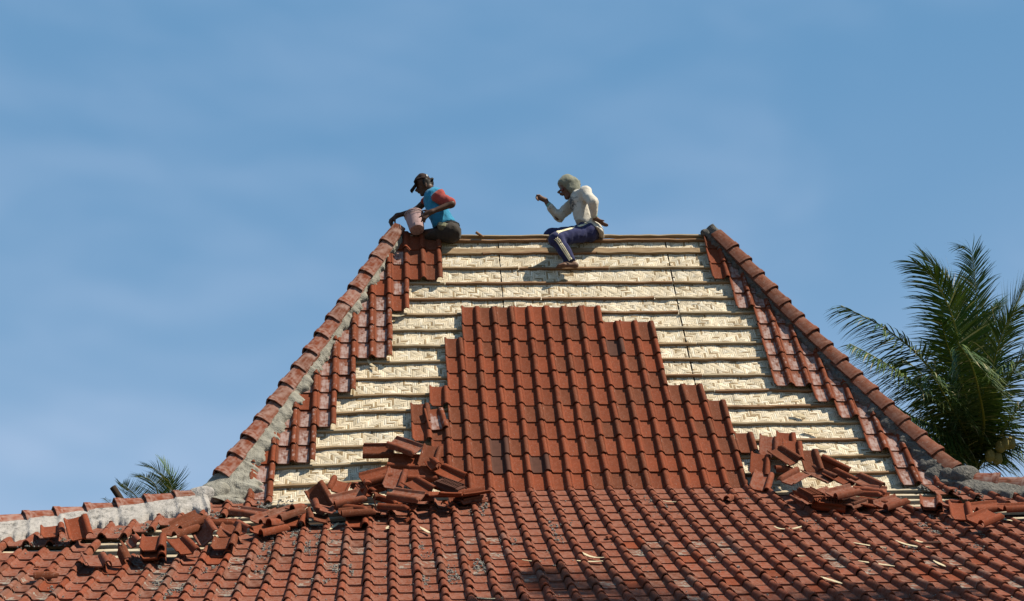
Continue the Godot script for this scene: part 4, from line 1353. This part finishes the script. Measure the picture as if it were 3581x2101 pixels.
	var shirt := [[lerp(j.neck, j.chest, 0.1), j.chest, 0.072, 0.112], [j.chest, j.belly, 0.122, 0.112], [j.belly, j.waist, 0.112, 0.118], [j.waist, j.pelvis, 0.118, 0.126], [j.chest + Vector3(-0.03, 0, 0.06), j.waist + Vector3(-0.01, 0, 0.06), 0.08, 0.085], [j.chest + Vector3(-0.03, 0, -0.06), j.waist + Vector3(-0.01, 0, -0.06), 0.08, 0.085],
		[lerp(j.neck, j.sh_n, 0.35), j.sh_n, 0.07, 0.072], [lerp(j.neck, j.sh_f, 0.35), j.sh_f, 0.07, 0.07], [j.sh_n, j.el_n, 0.072, 0.060], [j.el_n, lerp(j.el_n, j.wr_n, 0.86), 0.060, 0.046], [j.sh_f, j.el_f, 0.068, 0.068], [j.el_f, lerp(j.el_f, j.wr_f, 0.76), 0.068, 0.048], [lerp(j.waist, j.hem, 0.3) + Vector3(0, 0, 0.0), j.hem + Vector3(-0.03, 0.03, 0), 0.13, 0.105], [lerp(j.waist, j.hem, 0.3) + Vector3(0, 0, -0.1), j.hem + Vector3(-0.03, 0.03, -0.1), 0.13, 0.105]]
	var tail: Vector3 = Vector3(0.05, -1, 0).normalized()
	skin(s, shirt, 0.0115, 60.0, [[tail, tail.dot(j.hem)], [Vector3(-0.62, -0.78, 0).normalized(), Vector3(-0.62, -0.78, 0).normalized().dot(lerp(j.waist, j.pelvis, 0.55) + Vector3(-0.03, 0, 0))]], 0.018, Color(0.54, 0.515, 0.47))
	for k in s.v.size():                       # faded dark print on the chest
		var q: Vector3 = s.v[k] - lerp(j.chest, j.belly, 0.12)
		var blot := noise.get_noise_3d(q.x * 400.0, q.y * 400.0, q.z * 400.0)
		if q.x < 0.0 and Vector2(q.y, q.z * 0.8).length() < 0.095 + 0.07 * blot: s.col[k] = Color(0.035, 0.04, 0.045).lerp(s.col[k], clampf(0.1 + blot, 0, 0.6))
	obj("shirt", s.commit(M.pale_shirt), root)
	for q in [[j.el_n, j.wr_n, 0.80, 1.02, 0.043], [j.el_f, j.wr_f, 0.72, 1.0, 0.040]]:
		s = Shape.new()
		skin(s, [[lerp(q[0], q[1], q[2]), lerp(q[0], q[1], q[3]), q[4], q[4] * 0.9]], 0.008, 90.0, [[(q[1] - q[0]).normalized(), (q[1] - q[0]).normalized().dot(q[1]) + 0.006]], 0.006)
		obj("cuff", s.commit(M.teal_cloth), root)
	# track trousers with three cream stripes down the near side
	s = Shape.new()
	var near := [[j.pelvis, j.hip_n, 0.122, 0.112], [j.hip_n, j.knee_n, 0.108, 0.084], [j.knee_n, lerp(j.knee_n, j.ank_n, 0.5), 0.084, 0.074], [lerp(j.knee_n, j.ank_n, 0.5), lerp(j.knee_n, j.ank_n, 1.04), 0.074, 0.066]]
	var legs := near + [[j.waist + Vector3(0, -0.05, 0), j.pelvis, 0.112, 0.122], [j.pelvis, j.hip_f, 0.122, 0.11], [j.hip_f, j.knee_f, 0.104, 0.082], [j.knee_f, j.ank_f, 0.082, 0.066]]
	var cuff: Vector3 = (j.ank_n - j.knee_n).normalized()
	skin(s, legs, 0.0115, 70.0, [[cuff, cuff.dot(j.ank_n) + 0.012]], 0.018)
	var tr := obj("trousers", s.commit(M.navy), root)
	var t_up: Vector3 = (j.knee_n - j.hip_n).normalized()
	for k in 3:
		s = Shape.new()
		var rows := []
		var last: Vector3
		for r in 30:
			var t := r / 29.0
			var q: Vector3
			var along: Vector3
			if t < 0.5:
				q = lerp(lerp(j.hip_n, j.pelvis, 0.25) + Vector3(0.0, 0.0, 0.02), j.knee_n, minf(t / 0.5, 0.93)); along = t_up
			else:
				q = lerp(j.knee_n, j.ank_n, clampf((t - 0.5) / 0.5, 0.07, 1.0)); along = cuff
			var turn := lerpf(0.78, 0.18, smoothstep(0.35, 0.6, t)) + (1 - k) * 0.215
			var n1: Vector3 = along.cross(Vector3(0, 0, 1)).normalized()
			if n1.y < 0 and t < 0.5: n1 = -n1
			if t >= 0.5 and n1.x > 0: n1 = -n1
			var dir := (Vector3(0, 0, 1) * cos(turn) + n1 * sin(turn)).normalized()
			var surf := on_skin(legs, q, dir, 70.0) + dir * 0.006
			var w := dir.cross(along).normalized() * 0.0065
			if rows.size() and w.dot(rows[-1][1] - rows[-1][0]) < 0: w = -w
			rows.append([surf - w - dir * 0.006, surf - w, surf + w, surf + w - dir * 0.006])
		s.grid(rows)
		obj("stripe", s.commit(M.cream), tr)

# ------------------------------------------------------------------ palms
# a frond: midrib along points; leaflets on both sides, folded down and drooping with the wind
func frond(called: String, parent: Node, points: Array, leaf: float, m: Material, droop := 0.5, wind := Vector3(-0.25, -0.1, 0), gap := 0.058, hang := 0.0) -> void:
	var curve := Curve3D.new()
	for k in points.size():
		var d: Vector3 = (points[mini(k + 1, points.size() - 1)] - points[maxi(k - 1, 0)]) / 6.0
		curve.add_point(points[k], -d, d)
	var length := curve.get_baked_length()
	var s := Shape.new()
	var path := []
	var radii := []
	var n := 14
	for k in n + 1:
		path.append(curve.sample_baked(length * k / n))
		radii.append(lerpf(0.05, 0.008, pow(float(k) / n, 0.7)) * leaf)
	var rib := Color(0.17, 0.17, 0.035)
	s.tube(path, radii, 6, rib, true)
	var count := int(length * 0.9 / gap)
	for k in count:
		var t := 0.1 + 0.9 * float(k) / count
		var o: Vector3 = curve.sample_baked(length * t)
		var d: Vector3 = (curve.sample_baked(minf(length, length * t + 0.05)) - curve.sample_baked(maxf(0, length * t - 0.05))).normalized()
		var side := d.cross(Vector3.UP)
		if side.length() < 0.15: side = d.cross(Vector3.BACK)
		side = side.normalized()
		var up := side.cross(d).normalized()
		for sg in [-1.0, 1.0]:
			if rng.randf() < 0.04: continue
			var size: float = 1.12 * leaf * (0.30 + 0.70 * sin(PI * clampf(0.14 + 0.80 * t, 0, 1))) * rng.randf_range(0.82, 1.12)
			var dir: Vector3 = (side * sg * lerpf(0.95, 0.45, t) + d * lerpf(0.45, 1.0, t) + up * rng.randf_range(0.05, 0.3) * (1.0 - hang) - Vector3(0, 1.1, 0) * hang * rng.randf_range(0.5, 1.3)).normalized()
			var wide := 0.0165 * leaf * rng.randf_range(0.8, 1.2)
			var tone := rng.randf_range(0.7, 1.3)
			var c := Color(0.026 * tone, 0.060 * tone, 0.018 * tone).lerp(Color(0.14, 0.165, 0.04), 0.9 * rng.randf() * rng.randf())
			if rng.randf() < 0.045: c = Color(0.34, 0.29, 0.17)
			var rows := []
			var q := o
			var w := dir.cross(up).normalized()
			var clump := 0.5 + 0.5 * noise.get_noise_2d(t * 260.0, sg * 40.0 + count)
			var sag := 0.95 * droop * rng.randf_range(0.6, 1.3) * (0.5 + 1.5 * clump)
			for r in 5:
				var f := r / 4.0
				var ww: Vector3 = w * wide * [0.5, 1.0, 0.85, 0.5, 0.06][r]
				var fold := up * wide * 0.45 * (1.0 - f)
				rows.append([q - ww + fold * 0.0, q + fold * -1.0, q + ww])
				var pull := Vector3(0, -sag, 0) + wind
				dir = (dir + pull * 0.42 * f).normalized()
				q += dir * size / 4.0
			s.grid(rows, [], c)
	obj(called, s.commit(m), parent)

func palm(label: String, at: Vector3, crown_height: float, trunk_r: float, lean: Vector3) -> Node3D:
	var root := thing("palm_tree", label, "palm tree", at, "coconut palms around the house")
	var s := Shape.new()
	var path := []
	var radii := []
	for k in 25:
		var t := k / 24.0
		path.append(Vector3(lean.x * t * t, crown_height * t, lean.z * t * t))
		radii.append(trunk_r * (1.25 - 0.45 * t) * (1.0 + 0.05 * (k % 2)))
	s.tube(path, radii, 12)
	obj("trunk", s.commit(M.bark), root)
	return root

func nut(parent: Node, at: Vector3) -> void:
	var s := Shape.new()
	skin(s, [[at + Vector3(0, 0.03, 0), at - Vector3(0.01, 0.04, 0), 0.095, 0.105]], 0.025, 60.0)
	obj("coconut", s.commit(M.coconut), parent)

func build_palms() -> void:
	var p := palm("tall windswept coconut palm with a cluster of nuts, behind the shaded hip", Vector3(11.282, 0, -17.069), 10.782, 0.16, Vector3(0.5, 0, 0.4))
	frond("frond", p, [Vector3(0.50, 10.93, 0.40), Vector3(0.05, 11.78, 1.15), Vector3(-0.69, 12.19, 1.70), Vector3(-1.36, 12.49, 2.19), Vector3(-2.10, 12.74, 2.67), Vector3(-2.75, 12.88, 3.11)], 1.00, M.leaf, 0.70, Vector3(-0.3,-0.15,0), 0.032, 0.70)
	frond("frond", p, [Vector3(0.50, 10.93, 0.40), Vector3(0.21, 11.96, 0.99), Vector3(-0.33, 12.64, 1.41), Vector3(-0.94, 13.22, 1.78), Vector3(-1.59, 13.61, 2.07), Vector3(-1.82, 13.67, 2.25), Vector3(-2.63, 13.98, 2.49)], 1.00, M.leaf, 0.70, Vector3(-0.3,-0.15,0), 0.032, 0.60)
	frond("frond", p, [Vector3(0.50, 10.93, 0.40), Vector3(0.26, 12.34, 1.06), Vector3(0.16, 13.21, 1.51), Vector3(-0.01, 13.89, 1.87), Vector3(-0.25, 14.34, 2.13), Vector3(-0.53, 14.71, 2.35), Vector3(-0.93, 14.97, 2.51)], 1.05, M.leaf, 0.70, Vector3(-0.6,-0.1,0), 0.032, 0.35)
	frond("frond", p, [Vector3(0.50, 10.93, 0.40), Vector3(0.46, 13.00, 1.05), Vector3(0.30, 14.28, 1.35), Vector3(0.30, 14.85, 1.37), Vector3(0.16, 15.22, 1.30), Vector3(-0.21, 15.66, 1.23)], 0.95, M.leaf, 0.50, Vector3(-0.2,0.2,0), 0.032, 0.15)
	frond("frond", p, [Vector3(0.50, 10.93, 0.40), Vector3(0.58, 12.96, 1.15), Vector3(0.67, 14.02, 1.49), Vector3(0.62, 15.28, 1.91), Vector3(0.55, 15.54, 1.91), Vector3(0.42, 15.65, 1.83)], 0.75, M.leaf, 0.80, Vector3(-0.6,0,0), 0.032, 0.30)
	frond("frond", p, [Vector3(0.50, 10.93, 0.40), Vector3(0.80, 12.30, 0.78), Vector3(1.19, 13.33, 1.03), Vector3(1.62, 14.37, 1.29), Vector3(2.18, 15.24, 1.49)], 1.00, M.leaf, 0.30, Vector3(0.1,0,0), 0.032, 0.00)
	frond("frond", p, [Vector3(0.50, 10.93, 0.40), Vector3(0.67, 12.25, 1.30), Vector3(0.74, 12.99, 1.94), Vector3(0.93, 13.65, 2.56), Vector3(1.23, 13.80, 2.98)], 0.90, M.leaf, 0.90, Vector3(-0.3,-0.15,0), 0.032, 0.30)
	frond("frond", p, [Vector3(0.50, 10.93, 0.40), Vector3(0.38, 11.51, 1.61), Vector3(-0.04, 11.89, 2.71), Vector3(-0.55, 12.19, 3.77), Vector3(-1.11, 12.22, 4.72)], 1.00, M.leaf, 1.10, Vector3(0.4,-0.3,0), 0.032, 0.50)
	frond("frond", p, [Vector3(0.50, 10.93, 0.40), Vector3(0.85, 11.39, 0.90), Vector3(1.05, 11.75, 1.34), Vector3(1.34, 12.13, 1.79), Vector3(1.78, 12.37, 2.20)], 1.00, M.leaf, 0.90, Vector3(-0.3,-0.15,0), 0.032, 0.60)
	frond("frond", p, [Vector3(0.50, 10.93, 0.40), Vector3(0.73, 11.18, 0.93), Vector3(0.95, 11.20, 1.37), Vector3(1.19, 11.13, 1.77), Vector3(1.56, 10.73, 2.04)], 0.70, M.leaf, 1.00, Vector3(-0.3,-0.15,0), 0.032, 0.70)
	frond("frond", p, [Vector3(0.50, 10.93, 0.40), Vector3(0.03, 11.43, 1.11), Vector3(-0.60, 11.55, 1.65), Vector3(-1.31, 11.62, 2.16), Vector3(-1.83, 11.69, 2.69)], 0.80, M.leaf, 1.00, Vector3(-0.3,-0.15,0), 0.032, 0.60)
	frond("frond", p, [Vector3(0.50, 10.93, 0.40), Vector3(-0.12, 11.36, 1.21), Vector3(-0.76, 11.33, 1.82), Vector3(-1.30, 11.10, 2.35), Vector3(-1.68, 10.71, 2.84)], 0.80, M.leaf, 1.10, Vector3(-0.3,-0.15,0), 0.032, 0.80)
	frond("frond", p, [Vector3(0.50, 10.93, 0.40), Vector3(0.80, 12.49, 0.59), Vector3(1.10, 13.51, 0.56), Vector3(1.31, 14.37, 0.45), Vector3(1.74, 14.95, 0.24)], 0.90, M.leaf, 0.60, Vector3(-0.3,-0.15,0), 0.032, 0.20)
	frond("frond", p, [Vector3(0.50, 10.93, 0.40), Vector3(0.62, 12.36, 0.60), Vector3(0.70, 13.30, 0.59), Vector3(0.75, 14.19, 0.57), Vector3(0.66, 14.81, 0.41)], 0.90, M.leaf, 0.60, Vector3(-0.3,-0.15,0), 0.032, 0.20)
	frond("frond", p, [Vector3(0.50, 10.93, 0.40), Vector3(0.37, 11.72, 1.37), Vector3(0.27, 12.08, 2.17), Vector3(0.28, 12.31, 2.92), Vector3(0.39, 12.31, 3.58)], 0.90, M.leaf, 0.90, Vector3(-0.3,-0.15,0), 0.032, 0.50)
	frond("frond", p, [Vector3(0.50, 10.93, 0.40), Vector3(-0.02, 11.20, 1.01), Vector3(-0.50, 11.07, 1.46), Vector3(-0.85, 10.71, 1.82), Vector3(-1.12, 10.31, 2.17)], 0.70, M.leaf, 1.20, Vector3(-0.3,-0.15,0), 0.032, 0.80)
	frond("frond", p, [Vector3(0.50, 10.93, 0.40), Vector3(0.09, 11.47, 1.35), Vector3(-0.46, 11.77, 2.19), Vector3(-0.97, 11.98, 3.00), Vector3(-1.38, 12.02, 3.74)], 0.85, M.leaf, 0.90, Vector3(-0.3,-0.15,0), 0.032, 0.50)
	frond("frond", p, [Vector3(0.50, 10.93, 0.40), Vector3(0.81, 11.02, 0.74), Vector3(1.01, 10.80, 0.93), Vector3(1.15, 10.61, 1.14), Vector3(1.29, 10.39, 1.33)], 0.35, M.leaf, 1.00)
	frond("frond", p, [Vector3(0.50, 10.93, 0.40), Vector3(0.05, 11.04, 1.11), Vector3(-0.54, 10.92, 1.72), Vector3(-1.07, 10.56, 2.23), Vector3(-1.47, 10.04, 2.68)], 0.70, M.leaf, 1.30, Vector3(-0.3,-0.15,0), 0.032, 0.80)
	frond("frond", p, [Vector3(0.50, 10.93, 0.40), Vector3(0.26, 11.87, 0.50), Vector3(-0.15, 12.72, 0.55), Vector3(-0.47, 13.28, 0.49), Vector3(-0.73, 13.61, 0.33)], 1.00, M.leaf, 0.70, Vector3(-0.3,-0.15,0), 0.032, 0.60)
	frond("frond", p, [Vector3(0.50, 10.93, 0.40), Vector3(0.26, 11.92, 1.34), Vector3(-0.22, 12.61, 2.13), Vector3(-0.60, 12.99, 2.80), Vector3(-0.89, 13.25, 3.43)], 1.00, M.leaf, 0.70, Vector3(-0.5,-0.1,0), 0.032, 0.40)
	frond("frond", p, [Vector3(0.50, 10.93, 0.40), Vector3(0.80, 12.02, 1.02), Vector3(1.18, 12.70, 1.47), Vector3(1.50, 13.15, 1.83), Vector3(1.82, 13.38, 2.09)], 1.00, M.leaf, 0.70, Vector3(-0.3,-0.15,0), 0.032, 0.40)
	nut(p, Vector3(0.57, 11.05, 1.87))
	nut(p, Vector3(0.79, 11.11, 1.91))
	nut(p, Vector3(0.67, 11.10, 1.90))
	nut(p, Vector3(0.36, 10.88, 1.78))
	nut(p, Vector3(0.51, 10.83, 1.77))
	p = palm("coconut palm of which only a few frond tips rise above the whitewashed hip", Vector3(-6.255, 0, -18.813), 10.285, 0.16, Vector3(0.5, 0, 0.4))
	frond("frond", p, [Vector3(0.50, 10.43, 0.40), Vector3(0.73, 11.13, 0.93), Vector3(0.67, 11.31, 1.22), Vector3(0.53, 11.44, 1.48), Vector3(0.29, 11.47, 1.69)], 0.50, M.leaf, 0.30, Vector3(-0.5, 0.25, 0), 0.035)
	frond("frond", p, [Vector3(0.50, 10.43, 0.40), Vector3(0.50, 11.09, 1.06), Vector3(0.45, 11.17, 1.47), Vector3(0.36, 11.17, 1.84), Vector3(0.21, 11.09, 2.17)], 0.50, M.leaf, 0.30, Vector3(-0.4, 0.1, 0), 0.035)
	frond("frond", p, [Vector3(0.50, 10.43, 0.40), Vector3(0.20, 10.81, 1.02), Vector3(0.12, 10.87, 1.53), Vector3(0.07, 10.86, 2.01), Vector3(-0.01, 10.85, 2.49)], 0.50, M.leaf, -0.20, Vector3(0.1, 0.5, 0), 0.04)
	frond("frond", p, [Vector3(0.50, 10.43, 0.40), Vector3(0.76, 11.28, 0.56), Vector3(0.62, 11.69, 0.50), Vector3(0.46, 11.99, 0.40)], 0.50, M.leaf, 0.20, Vector3(-0.4, 0.1, 0), 0.035)
	frond("frond", p, [Vector3(0.50, 10.43, 0.40), Vector3(0.80, 11.02, 1.03), Vector3(0.83, 11.09, 1.43), Vector3(0.80, 11.16, 1.82)], 0.45, M.leaf, 0.50, Vector3(-0.3, 0.1, 0), 0.035)
	frond("frond", p, [Vector3(0.50, 10.43, 0.40), Vector3(-0.27, 10.61, 0.99), Vector3(-0.36, 10.66, 1.58), Vector3(-0.41, 10.65, 2.15)], 0.30, M.leaf, 0.40)
	p = palm("coconut palm beside the yard whose fronds shade the lower edge of the skirt roof", Vector3(8.12, 0, 6.78), 12.4, 0.15, Vector3(-0.5, 0, -0.5))
	for q in [[-1.0, 0.45, -0.9, -1.75, 0.1, -1.55], [-1.1, 0.5, -0.1, -2.0, 0.1, -0.5], [0.9, 0.6, -0.3, 1.9, 0.1, -0.5], [0.8, 0.6, 0.8, 1.7, 0.0, 1.6], [-0.3, 0.7, 1.0, -0.6, 0.1, 2.0], [0.4, 1.2, 0.2, 0.9, 1.6, 0.5]]:
		frond("frond", p, [Vector3(-0.5, 12.3, -0.5), Vector3(-0.5 + q[0], 12.3 + q[1], -0.5 + q[2]), Vector3(-0.5 + q[3], 12.3 + q[4], -0.5 + q[5])], 0.62, M.leaf, 0.5, Vector3(-0.25, -0.1, 0), 0.022)


# ------------------------------------------------------------------ sky
func sky_picture() -> ImageTexture:
	var w := 1024
	var h := 512
	var im := Image.create_empty(w, h, false, Image.FORMAT_RGBF)
	var wisps := FastNoiseLite.new()
	wisps.seed = 11
	wisps.frequency = 1.0
	wisps.fractal_octaves = 4
	# thin streaks of cirrus all round: azimuth, elevation, length, breadth, slant, strength
	var streaks := [[-9.0, 26.2, 8.0, 1.5, 0.08, 0.75], [-9.5, 18.8, 9.0, 2.0, 0.16, 0.95], [17.0, 29.0, 4.0, 5.5, 1.2, 0.6], [-2.0, 31.5, 9.0, 1.6, -0.1, 0.3], [8.0, 22.0, 7.0, 1.5, 0.25, 0.3]]
	for k in 46:
		streaks.append([rng.randf_range(25, 335), rng.randf_range(8, 60), rng.randf_range(5, 12), rng.randf_range(1.2, 4.5), rng.randf_range(-0.2, 0.4), rng.randf_range(0.3, 0.95)])
	for x in w:
		var az := TAU * ((x + 0.5) / w - 0.5)
		var near := []
		for q in streaks:
			var da: float = wrapf(rad_to_deg(az) - q[0], -180, 180)
			if absf(da) < q[2] * 2.5: near.append([da, q])
		for y in h:
			var el := PI * (0.5 - (y + 0.5) / h)
			if el <= -0.02:
				im.set_pixel(x, y, Color(0.10, 0.10, 0.08))
				continue
			var deg := rad_to_deg(el)
			var up := sin(maxf(el, 0.0))
			var c := SKY_HIGH.lerp(SKY_LOW, exp(-up * SKY_FALL))
			var d := Vector3(cos(el) * sin(az), sin(el), -cos(el) * cos(az))
			var p := Vector3(d.x, 0, d.z) / (d.y + 0.22)
			var warp := wisps.get_noise_3d(p.x * 0.9, 3.0, p.z * 0.9)
			var a := wisps.get_noise_3d(p.x * 0.8 + warp * 0.7, 0.4, p.z * 2.0 + warp)
			var b := wisps.get_noise_3d(d.x * 16.0 + warp * 3.0, d.y * 46.0 - d.x * 8.0, d.z * 16.0)
			var k := 0.5 * smoothstep(-0.1, 0.6, a + 0.2 * b)
			for n in near:
				var q: Array = n[1]
				var de: float = deg - q[1] - n[0] * q[4] + 1.2 * warp * q[3]
				k += q[5] * exp(-pow(n[0] / q[2], 2.0) - pow(de / q[3], 2.0)) * (0.8 + 0.6 * b)
			c = c.lerp(SKY_CLOUD, clampf(k * SKY_WISP, 0, 0.85))
			im.set_pixel(x, y, Color(c.x, c.y, c.z))
	return ImageTexture.create_from_image(im)

const SKY_HIGH := Vector3(0.0480, 0.1476, 0.2774)
const SKY_LOW := Vector3(0.4089, 0.4978, 0.6134)
const SKY_CLOUD := Vector3(0.2845, 0.3512, 0.4712)
const SKY_FALL := 4.7
const SKY_WISP := 0.36
const SUN := Vector3(0.56, 0.79, 0.22)      # towards the sun

func _ready() -> void:
	rng.seed = 20240611
	noise.seed = 5; noise.frequency = 0.05; noise.fractal_octaves = 3
	fine.seed = 9; fine.frequency = 0.11; fine.fractal_octaves = 2
	# camera
	var cam := Camera3D.new()
	cam.name = "camera"
	cam.position = Vector3(-0.8792, 1.5976, 15.2982)
	cam.rotation = Vector3(deg_to_rad(22.6901), deg_to_rad(-5.0015), deg_to_rad(-2.2691))
	cam.fov = 21.6265
	cam.near = 0.1
	cam.far = 2000.0
	add_child(cam)
	# sky, sun, exposure
	var env := Environment.new()
	env.background_mode = Environment.BG_SKY
	var sky := Sky.new()
	var dome := PanoramaSkyMaterial.new()
	dome.panorama = sky_picture()
	sky.sky_material = dome
	env.sky = sky
	env.tonemap_mode = Environment.TONE_MAPPER_LINEAR
	env.tonemap_exposure = 1.80
	env.sdfgi_enabled = true
	env.ssao_enabled = true
	env.ssil_enabled = true
	var world := WorldEnvironment.new()
	world.name = "world"
	world.environment = env
	add_child(world)
	var sun := DirectionalLight3D.new()
	sun.name = "sun"
	sun.light_color = Color(1.0, 0.955, 0.87)
	sun.light_energy = 1.6
	sun.light_angular_distance = 0.5
	sun.shadow_enabled = true
	add_child(sun)
	sun.look_at_from_position(SUN * 50.0, Vector3.ZERO, Vector3.UP)

	# materials
	M.clean = tile_mats("clean", 7)
	M.limed = tile_mats("limed", 6)
	M.old = tile_mats("old", 7)
	M.cement = tile_mats("cement", 4)
	M.dark = tile_mats("dark", 2)
	M.cap = tile_mats("cap", 5)
	M.cap_red = tile_mats("old", 4)
	M.bamboo = mat(Color.WHITE, 0.6, true)
	M.batten = [wood_mat(Vector3(0.20, 0.13, 0.07), Vector3(0.32, 0.23, 0.14)), wood_mat(Vector3(0.16, 0.085, 0.045), Vector3(0.26, 0.16, 0.09)), wood_mat(Vector3(0.25, 0.19, 0.12), Vector3(0.35, 0.28, 0.19))]
	M.pale_wood = wood_mat(Vector3(0.32, 0.25, 0.165), Vector3(0.48, 0.42, 0.32))
	M.sliver = wood_mat(Vector3(0.40, 0.31, 0.18), Vector3(0.54, 0.47, 0.34))
	M.dark_wood = mat(lin(0.035, 0.022, 0.014), 0.95)
	M.plaster = mat(lin(0.5, 0.47, 0.42), 0.9)
	M.mortar = rough_mat(Vector3(0.15, 0.142, 0.12), Vector3(0.29, 0.28, 0.245), 1.3, 1.6, 0.5)
	M.mortar_shaded = rough_mat(Vector3(0.045, 0.043, 0.040), Vector3(0.17, 0.163, 0.15), 2.2, 3.0, 0.5)  # darker copy of the mortar: shade of the right hip painted into its grey
	M.lime_mortar = rough_mat(Vector3(0.16, 0.152, 0.14), Vector3(0.39, 0.365, 0.35), 1.4, 1.6, 0.65)
	M.crumb = mat(lin(0.18, 0.174, 0.157), 0.95)
	M.skin_dark = mat(lin(0.062, 0.031, 0.020), 0.5)
	M.skin_mid = mat(lin(0.115, 0.06, 0.04), 0.55)
	M.eye = mat(lin(0.10, 0.08, 0.07), 0.3)
	M.red_cloth = cloth(Vector3(0.22, 0.035, 0.032), Vector3(0.32, 0.06, 0.05))
	M.vest_cloth = cloth(Vector3(0.016, 0.135, 0.26), Vector3(0.03, 0.23, 0.38))
	M.black_cloth = mat(lin(0.012, 0.013, 0.016), 0.85)
	M.white_cloth = mat(lin(0.62, 0.62, 0.60), 0.85)
	M.dark_trouser = cloth(Vector3(0.018, 0.015, 0.013), Vector3(0.045, 0.037, 0.031))
	M.khaki = cloth(Vector3(0.05, 0.05, 0.035), Vector3(0.15, 0.15, 0.11))
	M.pale_khaki = mat(lin(0.30, 0.30, 0.19), 0.8)
	M.cap_cloth = mat(lin(0.030, 0.017, 0.014), 0.9)
	M.hair = mat(lin(0.010, 0.008, 0.007), 0.6)
	M.bucket = rough_mat(Vector3(0.24, 0.16, 0.16), Vector3(0.38, 0.27, 0.275), 2.2, 0.1, 0.35)
	M.wire = mat(lin(0.12, 0.11, 0.10), 0.5)
	M.hood = cloth(Vector3(0.14, 0.145, 0.115), Vector3(0.21, 0.215, 0.17))
	M.red_cap = mat(lin(0.38, 0.03, 0.025), 0.8)
	M.pale_shirt = cloth(Vector3(0.72, 0.70, 0.66), Vector3(1.0, 1.0, 1.0))
	M.pale_shirt.vertex_color_use_as_albedo = true
	M.teal_cloth = mat(lin(0.16, 0.33, 0.32), 0.9)
	M.navy = cloth(Vector3(0.014, 0.016, 0.055), Vector3(0.028, 0.034, 0.105))
	M.cream = mat(lin(0.66, 0.60, 0.42), 0.8)
	M.leaf = mat(Color.WHITE, 0.5, true)
	M.leaf.metallic_specular = 0.3
	M.leaf.backlight_enabled = true
	M.leaf.backlight = Color(0.3, 0.36, 0.12)
	M.bark = rough_mat(Vector3(0.13, 0.11, 0.09), Vector3(0.27, 0.23, 0.18), 1.2, 2.0, 0.3)
	M.coconut = mat(lin(0.17, 0.135, 0.04), 0.6)
	M.soil = rough_mat(Vector3(0.07, 0.075, 0.03), Vector3(0.15, 0.13, 0.08), 0.3, 1.0)

	# ground
	var plane := Shape.new()
	plane.face([Vector3(-900, 0, 900), Vector3(900, 0, 900), Vector3(900, 0, -900), Vector3(-900, 0, -900)])
	var ground := obj("ground", plane.commit(M.soil))
	tag(ground, "grassy yard around the house", "ground", "", "structure")

	profile()
	build_house()
	bucket_worker()
	hooded_worker()
	build_debris()
	# small things on the ridge and behind the hip
	var s := Shape.new()
	s.tube([Vector3(0.217, 9.698, -1.860), Vector3(0.307, 9.639, -1.880)], [0.017, 0.015], 12)
	tag(obj("pipe_stub", s.commit(M.batten[1])), "short brown tube lying tilted on the bare ridge board between the two workers", "tube")
	s = Shape.new()
	s.tube([Vector3(-3.802, 6.419, -1.300), Vector3(-2.995, 5.256, -1.300)], [0.036, 0.03], 12)
	tag(obj("wooden_pole", s.commit(M.dark_wood)), "dark round pole end sticking up behind the whitewashed hip", "pole")
	build_palms()
